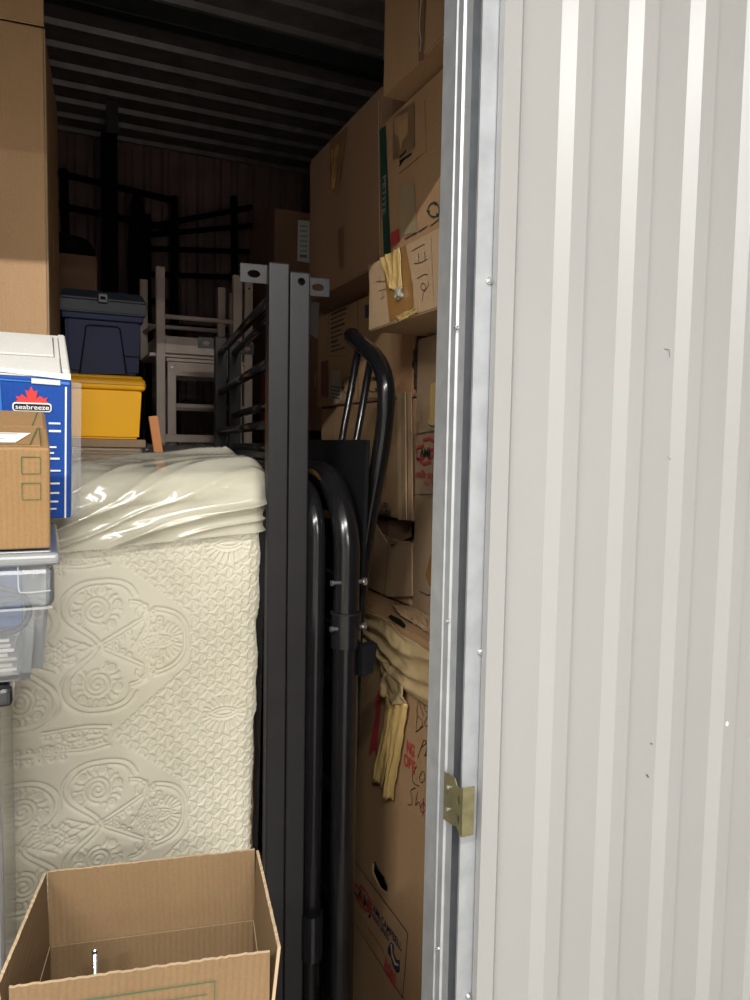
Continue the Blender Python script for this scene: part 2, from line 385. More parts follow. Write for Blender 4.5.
# big wardrobe carton (bottom)
t = carton('large moving carton with red and navy mover logo, torn hand hole and handwritten list', XF, 1.36, 1.15, 2.02, .0, 1.128, CB, seed=3, cat='box', name='wardrobe_carton', dent=.0018)
ward = t
cb = BM()
out = [(372, 862), (375, 861), (378, 868), (384, 876), (388, 887), (387, 893), (384, 892), (379, 888), (375, 880), (372, 873)]
q = [PX(*p, XF) for p in out]
a = [cb.verts.new((XF-.02, p.y, p.z)) for p in q]; b = [cb.verts.new((XF+.03, p.y, p.z)) for p in q]
cb.faces.new(a); cb.faces.new(b)
for i in range(len(q)): cb.faces.new((a[i], a[(i+1) % len(q)], b[(i+1) % len(q)], b[i]))
inn = BM(); box(inn, XF+.006, 1.353, 1.157, 2.013, .007, 1.121); bmc = [inn, cb]
# the carton's modifier works in world space through object transforms
boolean_cut(ward.o, bmc)
bm = BM(); ribbon(bm, q+[q[0]], .0025, NX, .0012); part('torn_edge', bm, EDGE, ward, label='pale torn rim of the hand hole')
pr = BM()
L0 = [(350, 854), (408, 933), (403, 998), (350, 917)]
Lq = [PX(*p, XF) for p in L0]; Lq[0] = Vector((XF, 1.80, Lq[1].z)); Lq[3] = Vector((XF, 1.80, Lq[2].z))
ribbon(pr, [Lq[0], Lq[1]], .0028, NX); ribbon(pr, [Lq[1], Lq[2]], .0028, NX); ribbon(pr, [Lq[2], Lq[3]], .0028, NX); ribbon(pr, [Lq[3], Lq[0]], .0028, NX)
part('label_frame', pr, INK, ward)
def T(th, s, a, b, mat, X=XF, hs=1., bold=.02, up=UP, nm='printed_text', nrm=NX, bm=None, flat=True):
    p0 = PX(*a, X); p1 = PX(*b, X)
    if flat: p1.z = p0.z = (p0.z+p1.z)/2
    return part(nm, text_bm(s, p0, p1, up, nrm, hscale=hs, bold=bold), mat, th)
T(ward, 'AMJ CAMPBELL', (373, 912), (402, 950), NAVYI, hs=1.1)
T(ward, 'VAN LINES', (372, 918), (389, 940), NAVYI, hs=1.1)
T(ward, 'Coast to coast moving', (357, 913), (384, 952), REDI, hs=.9, bold=.0)
T(ward, 'and storage', (362, 930), (373, 946), REDI, hs=.9, bold=.0)
T(ward, 'Atlas', (384, 968), (396, 984), REDI, hs=1.5, bold=.04)
T(ward, 'Canada', (384.5, 972.5), (395.5, 988), REDI, hs=.7, bold=.02)
bm = BM(); poly(bm, [PX(*p, XF) for p in [(388, 948), (391, 942), (394, 945), (394, 953), (397, 960), (400, 960), (400, 972), (397, 973), (393, 966), (391, 957), (388, 953)]], NX); part('emblem', bm, NAVYI, ward)
bm = BM(); poly(bm, [PX(*p, XF) for p in [(391, 944), (392.5, 944), (393, 953), (396, 962), (399, 964), (399, 966), (395, 965), (392, 956)]], NX, .0014); part('emblem', bm, CBL, ward, label='pale curve inside the navy emblem')
def amj(th, f, X, inkname='emblem', w=.0085):
    """red interlocking-arrow emblem; f maps unit square coords to pixels"""
    b = BM()
    for shp in ([(.05, .52), (.05, .30), (.35, .30), (.35, .10), (.68, .10), (.95, .36), (.95, .56), (.66, .56), (.60, .40)],
                [(.40, .62), (.34, .78), (.05, .70), (.05, .62)], [(.05, .70), (.36, .98), (.68, .98), (.68, .80), (.95, .80), (.95, .64)]):
        ribbon(b, [PX(*f(u, v), X) for u, v in shp], w, NX, .001)
    part(inkname, b, REDI, th)
amj(ward, lambda u, v: (354+19*u, 876+20*u+22*v), XF)
T(ward, 'AMJ', (358, 898), (371, 914), INK, hs=.9)
# handwriting
def scrawl(th, strokes, X, w=.0022, mat=INK, nm='handwriting', label=None, it=2):
    b = BM()
    for s in strokes: ribbon(b, smoothpath([PX(*p, X) for p in s], it), w, NX, .0012)
    part(nm, b, mat, th, label=label)
scrawl(ward, [
    [(421, 686), (417, 712)], [(421, 686), (426, 690), (419, 700), (424, 716)], [(427, 698), (424, 704), (426, 712), (430, 712), (431, 703), (428, 698)],
    [(418, 712), (416, 732), (420, 730), (424, 722), (418, 716)], [(416, 732), (424, 726)], [(428, 716), (424, 724), (428, 728), (431, 716), (430, 730)],
    [(424, 740), (418, 758)], [(424, 740), (428, 742), (421, 748)], [(428, 748), (424, 758), (429, 752)],
    [(417, 766), (412, 776), (414, 784), (420, 786)], [(423, 771), (419, 778), (422, 784), (426, 778), (424, 771)],
    [(416, 788), (410, 790), (413, 798), (412, 806), (408, 804)], [(418, 792), (415, 808), (419, 800), (421, 808)], [(424, 802), (420, 808), (423, 814), (427, 808), (424, 802)]], XF, .0018)
scrawl(ward, [[(424, 798), (423, 816)]], XF, .004, REDI, label='red mark beside the handwriting', nm='handwriting')
T(ward, 'NG', (407, 749), (414.5, 760), REDI, hs=1.5, bold=.04)
T(ward, 'OBE', (404, 761), (415, 777), REDI, hs=1.3, bold=.04)
bm = BM(); poly(bm, [PX(*p, XF) for p in [(380, 688), (382, 698), (381, 715), (379, 735), (378, 757), (375.5, 748), (373, 752), (369.5, 757), (371, 742), (374, 730), (377, 712), (376, 702)]], NX, .0025); part('printed_arrow', bm, REDI, ward)
# crumpled paper/tape mass over its top edge and the two hanging tape tails
def crumple(th, top, bot, name, mat, X0, amp, nu=50, nv=16, seed=0., sc=14., ks=0., kv=2.5, thick=.0010, X=XF):
    """creased sheet between two outlines on the face x = X; ks, kv = number of folds across / along"""
    b = BM(); g = []
    def along(P, s):
        s = s*(len(P)-1); i = min(int(s), len(P)-2); f = s-i; return (P[i][0]*(1-f)+P[i+1][0]*f, P[i][1]*(1-f)+P[i+1][1]*f)
    for i in range(nu+1):
        s = i/nu; a = along(top, s); c = along(bot, s); row = []
        for j in range(nv+1):
            v = j/nv; w = PX(a[0]*(1-v)+c[0]*v, a[1]*(1-v)+c[1]*v, X)
            wob = nz((s*2.2+seed, v*1.6, seed), 1.)
            ph = ks*s+kv*v+.8*wob; tri = abs((ph % 1.)-.5)*2; fold = tri**1.6
            fine = abs(nz((s*7+seed, v*7-s*4, seed), 1.))
            x = X0-amp*(.25+.75*fold)-.25*amp*fine
            row.append(b.verts.new((min(x, X-.0022), w.y+.004*nz((w.z*26, s*6, seed+3)), w.z+.004*nz((s*9, v*5, seed)))))
        g.append(row)
    for i in range(nu):
        for j in range(nv): b.faces.new((g[i][j], g[i+1][j], g[i+1][j+1], g[i][j+1]))
    o = part(name, b, mat, th, smooth=True)
    m = o.modifiers.new('t', 'SOLIDIFY'); m.thickness = thick; m.offset = 1
    return o
crumple(ward, [(358, 606), (372, 611), (385, 616), (396, 624), (410, 637), (440, 655)], [(358, 634), (366, 643), (380, 656), (395, 674), (412, 692), (440, 712)], 'paper_wrap', PAPB, XF-.004, .016, 90, 30, 1., kv=2.6, ks=.6)
crumple(ward, [(383, 652), (396, 664), (411, 678)], [(388, 694), (398, 702), (411, 706)], 'paper_wrap', PAPB, XF-.006, .016, 30, 20, 5., ks=1.6, kv=.8)
crumple(ward, [(392, 692), (397, 698), (403, 703)], [(379, 779), (383, 783), (388, 787)], 'loose_tape', TAPEY, XF-.006, .012, 24, 34, 8., ks=2.0, kv=.3)
crumple(ward, [(402, 699), (407, 702), (412, 704)], [(389, 796), (392, 798), (396, 799)], 'loose_tape', TAPEY, XF-.006, .012, 24, 34, 11., ks=1.5, kv=.2)
# torn top flap of that carton and a flat black patch painted as the shade inside a gap
bm = BM()
g = []
for i in range(25):
    s = i/24; row = []
    for j in range(9):
        v = j/8
        a = (400+44*s*1.0, 615+26*s); c = (392+50*s, 604+4*s)
        w = PZ(a[0]*(1-v)+c[0]*v, a[1]*(1-v)+c[1]*v, 1.135)
        row.append(bm.verts.new((w.x, w.y, 1.134+.012*(1-v)*abs(nz((s*9, v*4, 2.)))+.004*abs(nz((s*30, v*20, 1))))))
    g.append(row)
for i in range(24):
    for j in range(8): bm.faces.new((g[i][j], g[i+1][j], g[i+1][j+1], g[i][j+1]))
o = part('torn_flap', bm, CBL, ward, smooth=False); m = o.modifiers.new('t', 'SOLIDIFY'); m.thickness = .003
bm = BM(); poly(bm, [PZ(*p, 1.1285) for p in [(388, 617), (391, 615), (395, 617), (401, 620), (406, 626), (404, 629), (398, 625), (392, 621)]], (0, 0, 1), .0012); part('gap', bm, BLKD, ward, label='black patch painted as the shade in a torn gap')
bm = BM(); 
for pr_ in ([(366, 601), (368, 605), (372, 608)], [(412, 603), (395, 603), (400, 608)]): ribbon(bm, [PZ(*p, 1.128) for p in pr_], .002, (0, 0, 1), .001)
part('printed_line', bm, INK, ward)

# tall carton standing on it (near jamb)
t = carton('tall narrow moving carton standing on the big moving carton, red mover emblem printed upside down', XM, 1.34, 1.17, 1.675, 1.131, 1.822, CBG, seed=9, dent=.007, name='tall_carton')
bm = BM(); ribbon(bm, [PX(*p, XM) for p in [(441, 430), (415, 434.5), (414.5, 494.5), (440, 494)]], .0022, NX, .0012); part('label_frame', bm, INK, t)
amj(t, lambda u, v: (416+21*u, 440+27*v-7*u), XM-.001, w=.007)
T(t, 'AMJ', (420, 458), (430, 455), INK, X=XM-.003, hs=.9, bold=.03)
def TD(th, s, a, b, mat, X, hs=1., bold=.01):   # printed upside down: baseline runs far side up
    p0 = PX(*a, X); p1 = PX(*b, X); p1.z = p0.z
    return part('printed_text', text_bm(s, p0, p1, (0, 0, -1), NX, hscale=hs, bold=bold), mat, th)
TD(t, 'local agent', (437, 474), (415, 474), REDI, XM, 1.0)
TD(t, 'since 1934', (437, 482), (424, 482), REDI, XM, 1.0)
bm = BM(); b_ = [(432, 384), (437, 382), (437, 424), (434, 426), (430, 424), (429, 420), (431, 419)]
poly(bm, [PX(*p, XM) for p in b_], NX, .004); part('peeling_tape', bm, TAPEY, t)
bm = BM(); poly(bm, [PX(*p, XM) for p in [(426, 575), (431, 555), (438, 552), (438, 586), (430, 586)]], NX, .002); part('packing_tape', bm, TAPE, t)
bm = BM(); ribbon(bm, [PX(*p, XM) for p in [(420, 591), (428, 595), (438, 594)]], .002, NX, .002); part('crease', bm, INK, t)

# M4: crushed open carton on the big carton, behind the tall one
CBM = cardboard('cardboard_pale', (.62, .42, .25))
t = carton('crushed open carton squeezed on the big carton, flaps buckled at its top', XM+.004, 1.34, 1.69, 2.06, 1.131, 1.30, CBM, seed=13, dent=.006, name='crushed_carton')
b2 = BM()
def sheet(b, P, off=0): b.faces.new([b.verts.new(p) for p in P])
def q(px, py, dx=0):
    w = PX(px, py, XM+.001+dx); w.z = max(w.z, 1.1345); return w
sheet(b2, [q(362, 600), q(388, 600), q(390, 548), q(371, 517), q(362, 519)])
sheet(b2, [q(388.5, 600), q(413, 596), q(413, 545), q(398, 546), q(390.5, 548)])
o = part('buckled_side', b2, CBM, t); m = o.modifiers.new('t', 'SOLIDIFY'); m.thickness = .004
b2 = BM()
sheet(b2, [q(390, 548, .002), q(375, 533, .03), q(371, 517, .05), q(389, 520, .03)])
sheet(b2, [q(391, 546, .002), q(389, 521, .03), q(412, 521, .05), q(412, 537, .02)])
o = part('folded_flap', b2, CBD, t); m = o.modifiers.new('t', 'SOLIDIFY'); m.thickness = .004
b2 = BM(); ribbon(b2, [q(389, 548), q(387, 575), q(385, 597)], .003, NX, .003); ribbon(b2, [q(376, 530), q(374, 560), q(372, 597)], .002, NX, .003); ribbon(b2, [q(393, 549), q(397, 575), q(392, 597)], .0015, NX, .003)
part('crease', b2, TAPE, t)

# M3: carton above with upside-down print
p0 = PX(411, 520, XM+.002); p1 = PX(335, 407, XM+.002)
t = carton('lower middle carton with upside down web address, behind the leaning curved headboard', XM+.002, 1.33, 1.69, 2.25, 1.355, 1.675, CB, seed=17, dent=.003, name='middle_carton')
X3 = XM+.002
bm = BM(); ribbon(bm, [PX(*p, X3) for p in [(386, 425), (386, 487), (378, 487)]], .0022, NX, .0012); part('label_frame', bm, INK, t)
TD(t, 'moving-mail.com', (391, 511), (363, 511), INK, X3, 1.6, .03)
TD(t, 'services', (388, 503), (374, 503), INK, X3, 1.2)
TD(t, 'move', (381, 476), (372, 476), REDI, X3, 1.3)
bm = BM(); poly(bm, [PX(*p, X3) for p in [(403, 470), (407, 461), (408.5, 463), (408, 470)]], NX, .003); part('printed_mark', bm, REDI, t)
# overlapping corner flap strip
b2 = BM(); P = [(397, 392), (410, 390), (411.5, 520), (398, 519)]
for dx, x0, x1 in ((.0, 397, 401), (.012, 401, 405), (.004, 405, 411)):
    sheet(b2, [PX(x0, 392, X3-.004-dx*.3), PX(x1, 392, X3-.004-dx), PX(x1+1, 520, X3-.004-dx), PX(x0+1, 520, X3-.004-dx*.3)])
o = part('corner_flap', b2, CBL, t); m = o.modifiers.new('t', 'SOLIDIFY'); m.thickness = .003
b2 = BM(); ribbon(b2, [PX(*p, X3) for p in [(335, 410), (335.5, 470)]], .005, NX, .001); part('worn_edge', b2, EDGE, t)

# M1: carton with printed list (carries the big brown carton)
t = carton('dim carton with printed list and recycling marks, under the biggest brown carton', XM, 1.33, 1.83, 2.42, 1.678, 1.986, CB, seed=21, name='printed_carton')
def PM(px, py):
    w = PX(px, py, XM); w.z = min(w.z, 1.984); return w
bm = BM(); f0 = [(329, 305), (350, 303), (347, 356), (328, 356)]; ribbon(bm, [PM(*p) for p in f0+[f0[0]]], .002, NX, .001)
y = 313
for i, (w_) in enumerate([(16), (15), (13), (14), (11), (12), (7), (9), (14)]):
    a = PM(331, y+i*4.6+2); b = PM(331+w_, y+i*4.6+1); b.z = a.z; ribbon(bm, [a, b], .005 if i % 3 else .007, NX, .001)
part('printed_list', bm, INK, t)
bm = BM(); ribbon(bm, [PM(358, 299), PM(358.5, 400)], .0025, NX, .0015); part('flap_seam', bm, BLKD, t)
bm = BM(); poly(bm, [PM(*p) for p in [(365, 305), (371, 304), (371, 317), (365, 318)]], NX); part('printed_square', bm, NAVYI, t)
def recyc(th, c, r, X, mat=INK):
    b = BM()
    for k in range(3):
        pts = []
        for j in range(7):
            a = PI/2+k*2*PI/3+j*.26; pts.append((c[0]+r*.8*math.cos(a), c[1]-r*math.sin(a)))
        ribbon(b, [PX(*p, X) for p in pts], .0035, NX, .001)
        a = PI/2+k*2*PI/3+7*.26
        e = (c[0]+r*.8*math.cos(a), c[1]-r*math.sin(a)); poly(b, [PX(e[0]-2, e[1]-2, X), PX(e[0]+2, e[1]-1, X), PX(e[0], e[1]+3, X)], NX, .001)
    part('recycling_mark', b, mat, th)
recyc(t, (349, 386), 8, XM); recyc(t, (373, 385), 7, XM)
bm = BM(); f0 = [(363, 381), (378, 380), (378, 398), (363, 399)]; ribbon(bm, [PM(*p) for p in f0+[f0[0]]], .0018, NX, .001); part('label_frame', bm, INK, t)
bm = BM(); poly(bm, [PM(*p) for p in [(331, 371), (341, 370), (343, 400), (338, 404), (329, 397)]], NX, .002); part('torn_label', bm, simple('faded_label', (.34, .28, .21), .6), t)
bm = BM()
for k in range(4): ribbon(bm, [PM(331, 386+k*3.6), PM(341, 388+k*3.6)], .003, NX, .003)
part('printed_lines', bm, INK, t)
bm = BM(); poly(bm, [PM(*p) for p in [(321, 362), (328.5, 360), (329, 398), (321, 396)]], NX); part('red_print', bm, simple('dark_red_ink', (.16, .04, .03), .6), t)

# small orange-brown carton edge and dark crumpled bag beside it
t = carton('narrow orange-brown carton wedged behind the tall moving carton', XM+.012, 1.30, 1.72, 1.822, 1.679, 1.88, simple('orange_board', (.42, .225, .11), .7), seed=30, name='narrow_carton')
bm = BM(); bmesh.ops.create_icosphere(bm, subdivisions=4, radius=1, matrix=Matrix.Translation((.93, 1.722, 1.775)) @ Matrix.Diagonal((.05, .045, .085, 1)))
for v in bm.verts: v.co += (v.co-Vector((.93, 1.722, 1.775)))*.35*nz(v.co, 38.)
bm.free()
bm = BM(); c0 = Vector((.885, 1.698, 1.765))
bmesh.ops.create_icosphere(bm, subdivisions=5, radius=1, matrix=Matrix.Translation(c0) @ Matrix.Diagonal((.02, .019, .085, 1)))
for v in bm.verts: v.co += (v.co-c0)*.3*nz(v.co, 60.)
solo('black_bag', bm, simple('dark_knit', (.035, .022, .02), .8, var=.6, nscale=90), (c0.x, c0.y, 1.676), 'dark crumpled bag stuffed beside the tall carton', 'bag', smooth=True)

# 171a box, jutting out of the stack
X7 = .72
t = carton('small taped carton with 171a handwritten sideways, jutting from the stack', X7, 1.12, 1.312, 1.662, 1.826, 1.986, CBL, seed=25, name='small_carton', dent=.0015)
scrawl(t, [[(412, 251), (425, 244)], [(414.6, 263.6), (421, 263), (428, 259)], [(419, 253.5), (419.3, 264)], [(425, 251.6), (425.5, 260.6)], [(417.6, 278.6), (424, 274.5), (428.4, 274.5)],
           [(428.5, 281), (429, 286), (425, 291), (421, 289), (421.5, 284), (425, 283), (426.5, 288), (423.5, 293), (422.5, 301.5)]], X7, .0015)
scrawl(t, [[(376, 282), (386, 281)], [(380, 276), (380, 283)], [(379, 291), (386, 289)], [(382, 296), (384, 292)], [(381, 299), (385, 296)]], X7, .0014)
def facequad(bm, pts, X, off=.001, nu=1):
    poly(bm, [PX(*p, X) for p in pts], NX, off)
bm = BM(); facequad(bm, [(383, 257), (406, 245), (413, 285), (414, 306), (408, 314), (390, 322)], X7, .0012); part('packing_tape', bm, TAPE, t, label='amber packing tape')
o = crumple(t, [(383, 258), (392, 253), (402, 248)], [(391, 288), (397, 290), (404, 288)], 'clear_tape', TAPEY, X7-.002, .007, 40, 24, 21., ks=3., kv=.4, X=X7)
b2 = BM(); c0 = PX(399, 293, X7-.006)
bmesh.ops.create_icosphere(b2, subdivisions=4, radius=1, matrix=Matrix.Translation(c0) @ Matrix.Diagonal((.008, .016, .014, 1)))
for v in b2.verts: v.co += (v.co-c0)*.8*nz(v.co, 90.)
part('tape_lump', b2, simple('grey_tape', (.30, .28, .22), .25, var=.3), t, smooth=True, label='crumpled ball of clear tape')
b2 = BM(); ribbon(b2, [PX(*p, X7) for p in [(369, 264), (372.5, 330)]], .004, NX, .0008); ribbon(b2, [PX(*p, X7) for p in [(431, 235), (434, 306)]], .003, NX, .0012); part('worn_edge', b2, EDGE, t)
crumple(t, [(397, 317), (406, 312), (418, 308)], [(401, 322), (408, 318), (419, 312)], 'packing_tape', TAPEY, X7-.001, .004, 20, 8, 31., ks=2., X=X7)

# PETITE box
t = carton('carton with green stripe reading PETITE and peeling tape, above the small 171a carton', XF, 1.25, 1.17, 1.668, 1.991, 2.322, CB, seed=33, name='striped_carton')
bm = BM(); facequad(bm, [(379.5, 131), (386, 125), (391, 258), (384.5, 262)], XF, .0012)
part('green_stripe', bm, GRND, t)
a = PX(383.5, 177, XF); b = PX(385.3, 214, XF); b.y = a.y
part('printed_text', text_bm('PETITE', a, b, (0, -1, 0), NX, off=.0018, hscale=.85, bold=.02), simple('grey_print', (.22, .24, .22), .6), t)
bm = BM(); facequad(bm, [(399, 187), (414, 181), (418, 232), (401, 236)], XF, .0014); part('packing_tape', bm, simple('matte_tape', (.30, .225, .13), .5), t)
bm = BM(); facequad(bm, [(394, 117), (415, 101), (415, 148), (399, 158), (393, 160)], XF, .0014); part('torn_tape', bm, simple('brown_torn', (.20, .125, .07), .35, var=.25), t)
bm = BM(); facequad(bm, [(396, 118), (409, 112), (410, 134), (404, 141), (402, 152), (400, 138), (396, 134)], XF, .0035); part('torn_paper', bm, simple('torn_board', (.34, .21, .10), .6, var=.2), t)
bm = BM(); ribbon(bm, [PX(*p, XF) for p in [(425, 100), (427, 151), (399, 174)]], .0015, NX, .001)
for k, (xa, xb, yy) in enumerate([(400, 407, 157), (400, 412, 161), (400, 404, 165)]): ribbon(bm, [PX(xa, yy+1, XF), PX(xb, yy-5-(xb-xa)*.2, XF)], .006, NX, .0016)
for xa, xb, ya, yb in [(419, 428, 232, 226), (431, 440, 226, 219), (405, 417, 239, 233)]: ribbon(bm, [PX(xa, ya, XF), PX(xb, yb, XF)], .0024, NX, .0016)
part('printed_lines', bm, INK, t)
b2 = BM(); facequad(b2, [(391, 233), (399, 228), (400, 241), (391, 247)], XF, .001); part('red_print', b2, REDI, t)
recyc(t, (434, 210), 7, XF, GRND)
# biggest brown carton
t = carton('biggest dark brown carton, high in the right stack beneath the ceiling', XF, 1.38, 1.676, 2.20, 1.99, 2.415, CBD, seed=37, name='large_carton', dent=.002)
b2 = BM(); facequad(b2, [(330, 141), (348, 126), (345, 150), (339, 195), (331, 190)], XF, .0012); part('packing_tape', b2, simple('dark_tape', (.21, .115, .06), .25, var=.2), t)
crumple(t, [(333, 150), (340, 143)], [(334, 190), (337, 186)], 'peeling_tape', TAPE, XF-.002, .006, 12, 20, 41., ks=1.5, kv=.3)
b2 = BM(); ribbon(b2, [PX(*p, XF) for p in [(324.5, 172), (326, 162), (330, 152)]], .002, NX, .004); ribbon(b2, [PX(*p, XF) for p in [(337, 166), (336, 160), (340, 148)]], .0015, NX, .006); part('painted_tape_glint', b2, EDGE, t)  # pale ribbons: highlights on the tape put in as colour
b2 = BM(); facequad(b2, [(338, 229), (344, 228), (344, 268), (339, 270)], XF, .0012); part('printed_bar', b2, simple('dark_bar', (.15, .08, .045), .5), t)
b2 = BM(); ribbon(b2, [PX(*p, XF) for p in [(379, 99), (379, 130), (380.5, 262)]], .005, NX, .001); part('worn_edge', b2, EDGE, t)
# top carton
t = carton('topmost brown carton by the door jamb with shiny tape running down it', .70, 1.22, 1.16, 1.556, 2.327, 2.80, CB, seed=41, name='top_carton')
b2 = BM(); poly(b2, [PX(*p, .70) for p in [(419, 0), (426, 0), (424, 60), (419, 62)]], NX, .0012); part('packing_tape', b2, simple('dark_tape2', (.20, .12, .07), .2, var=.2), t)
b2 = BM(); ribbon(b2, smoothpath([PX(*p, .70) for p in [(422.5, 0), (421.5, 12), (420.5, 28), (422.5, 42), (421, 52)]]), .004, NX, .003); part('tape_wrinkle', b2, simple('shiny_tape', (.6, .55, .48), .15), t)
# far small carton and the two beneath
t = carton('small brown carton with white shipping label at the far end of the right stack', .845, 1.30, 2.9, 3.3, 2.11, 2.485, CBD, seed=45, name='labelled_carton')
b2 = BM(); poly(b2, [PY(*p, 2.9) for p in [(298, 220), (309.5, 221), (309.5, 263), (297, 261)]], NY, .0015); part('shipping_label', b2, PAPER, t)
b2 = BM()
for k in range(7): ribbon(b2, [PY(299.5, 226+k*5, 2.9), PY(307, 226.5+k*5, 2.9)], .004 if k < 6 else .012, NY, .003)
part('printed_lines', b2, simple('grey_ink', (.25, .25, .27), .6), t)
t = carton('dark carton with white slip label, below the far labelled carton', .90, 1.31, 2.47, 2.86, 1.60, 2.02, CBD, seed=49, name='slip_carton', cat='box')
b2 = BM(); poly(b2, [PX(*p, .90) for p in [(311, 301), (320, 299), (318, 339), (310, 334)]], NX, .0015); part('shipping_label', b2, simple('grey_slip', (.42, .42, .40), .6), t)
b2 = BM(); poly(b2, [PX(*p, .90) for p in [(315.5, 373), (317, 372), (316, 386), (314.8, 388)]], NX, .0015); part('tape_strip', b2, EDGE, t)
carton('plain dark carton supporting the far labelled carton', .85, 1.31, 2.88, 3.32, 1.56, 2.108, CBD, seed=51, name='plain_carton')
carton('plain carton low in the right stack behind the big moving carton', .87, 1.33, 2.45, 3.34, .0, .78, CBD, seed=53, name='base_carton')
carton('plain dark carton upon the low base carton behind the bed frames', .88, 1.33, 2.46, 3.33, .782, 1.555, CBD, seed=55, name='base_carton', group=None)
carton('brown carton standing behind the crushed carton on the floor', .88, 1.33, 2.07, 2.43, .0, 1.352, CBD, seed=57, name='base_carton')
carton('plain brown filler carton hidden beneath the printed list carton', .88, 1.33, 2.262, 2.43, 1.355, 1.675, CB, seed=58, name='filler_carton')

# ================================================================== BED FRAMES
def bed_side(name, label, near, far, zs, mat, H_):
    t = root(name, (near[0], near[1], 0), label, 'bed frame', None)
    N_, F_ = Vector((*near, 0)), Vector((*far, 0)); d = (F_-N_).normalized(); s = Vector((d.y, -d.x, 0)); R = Matrix((s, d, (0, 0, 1))).transposed()
    for P_ in (N_, F_):
        bm = BM(); rbox(bm, P_+Vector((0, 0, H_/2)), .041, .041, H_, R, .003)
        part('post', bm, mat, t)
    for z in zs:
        bm = BM(); tube(bm, [N_+d*.02+Vector((0, 0, z)), F_-d*.02+Vector((0, 0, z))], .0115, 12)
        part('rail', bm, BLK, t, smooth=True)
    return t, N_, F_, d, s, R
def bracket(t, c, s, d, w, side, slot=True):
    """small plate with a slotted hole beside the top of a post"""
    R = Matrix((s, d, (0, 0, 1))).transposed()
    b = BM(); rbox(b, c, w, .003, .036, R, .0008)
    o = part('bracket', b, GREYM, t)
    cu = BM(); bmesh.ops.create_cone(cu, cap_ends=True, segments=24, radius1=.0075, radius2=.0075, depth=.03, matrix=Matrix.Translation(c+s*.0) @ R.to_4x4() @ Matrix.Diagonal((1.7, 1, 1, 1)) @ Matrix.Rotation(PI/2, 4, 'X'))
    boolean_cut(o, [cu])
    b = BM(); rbox(b, c+Vector((0, 0, .018))+d*.010, w, .022, .003, R, .0006); part('bracket_lip', b, GREYM, t)
tA, NA, FA, dA, sA, RA = bed_side('bed_side_frame', 'dark metal bed side frame stood on end, nearest the mattress, with bracket on its left', (.4290, 1.449), (.547, 2.52), [1.855-.132*k for k in range(14)], GREYM, 1.907)
bracket(tA, NA+Vector((-.046, .010, 1.886)), sA, dA, .054, -1)
bracket(tA, FA+Vector((-.046, .010, 1.886)), sA, dA, .054, -1)
tB, NB, FB, dB, sB, RB = bed_side('bed_side_frame', 'dark metal bed side frame stood on end with round bolt hole, right of its twin', (.4715, 1.447), (.590, 2.50), [1.855-.105*k for k in range(17)], GREYM, 1.893)
bracket(tB, NB+Vector((.046, .012, 1.873)), sA, dA, .05, 1)
bracket(tB, FB+Vector((.046, .012, 1.873)), sA, dA, .05, 1)
for o in [c for c in tB.o.children if c.name.startswith('post')]:
    cu = BM(); bmesh.ops.create_cone(cu, cap_ends=True, segments=24, radius1=.0078, radius2=.0078, depth=.03, matrix=Matrix.Translation((NB.x, NB.y-.016, 1.874)) @ Matrix.Rotation(PI/2, 4, 'X'))
    if o.data.vertices[0].co.y < .3: boolean_cut(o, [cu])
    else: cu.free()

# curved headboards (tube hoops)
def arc(c, r, a0, a1, n=10): return [(c[0]+r*math.cos(a0+(a1-a0)*i/n), c[1]+r*math.sin(a0+(a1-a0)*i/n)) for i in range(n+1)]
def hoop(t, X, yn, yf, ztop, r, R, mat, nm='hoop'):
    P = [(yn, .0), (yn, ztop-R)]
    P += [(yn+R-R*math.cos(a), ztop-R+R*math.sin(a)) for a in [PI/2*i/12 for i in range(1, 13)]]
    P += [(yf-R, ztop)] + [(yf-R+R*math.sin(a), ztop-R+R*math.cos(a)) for a in [PI/2*i/12 for i in range(1, 13)]] + [(yf, 0)]
    bm = BM(); tube(bm, [(X, y, z) for y, z in P], r, 20); part(nm, bm, mat, t, smooth=True)
CC = root('metal_headboard', (.562, 1.39, 0), 'black tubular metal headboard with thick rounded corner and collar, second from the right cartons', 'headboard')
hoop(CC, .562, 1.388, 2.25, 1.488, .0275, .17, BLK)
for z in (1.40, 1.27, 1.16, 1.05, .80, .55, .3):
    bm = BM(); box(bm, .556, .568, 1.40, 2.24, z-.011, z+.011, .003); part('slat', bm, BLK, CC)
bm = BM(); 
for (za, zb) in ((1.135, 1.205),): bmesh.ops.create_cone(bm, cap_ends=True, segments=64, radius1=.031, radius2=.031, depth=zb-za, matrix=Matrix.Translation((.562, 1.388, (za+zb)/2)))
part('collar', bm, BLK, CC)
bm = BM(); bmesh.ops.create_cone(bm, cap_ends=True, segments=64, radius1=.0325, radius2=.0325, depth=.004, matrix=Matrix.Translation((.562, 1.388, 1.206)))
part('collar_ring', bm, GREYM, CC)
b_ = BM(); w0 = PX(376, 650, .64)
v = [(.586, 1.355, 1.138), (.620, 1.355, 1.143), (.611, 1.355, 1.083), (.586, 1.355, 1.075)]
lo = [b_.verts.new(p) for p in v]; hi = [b_.verts.new((p[0], p[1]+.03, p[2])) for p in v]; b_.faces.new(lo); b_.faces.new(hi)
for i in range(4): b_.faces.new((lo[i], lo[(i+1) % 4], hi[(i+1) % 4], hi[i]))
part('corner_bracket', b_, BLKD, CC)
DD = root('metal_headboard', (.508, 1.42, 0), 'slimmer glossy black tubular headboard tucked between bed posts and thick tube', 'headboard')
hoop(DD, .509, 1.424, 2.24, 1.462, .0195, .11, BLK)
for z in (1.34, 1.21, 1.08, .85, .6, .35):
    bm = BM(); tube(bm, [(.509, 1.43, z), (.509, 2.23, z)], .010, 10); part('slat', bm, BLK, DD, smooth=True)
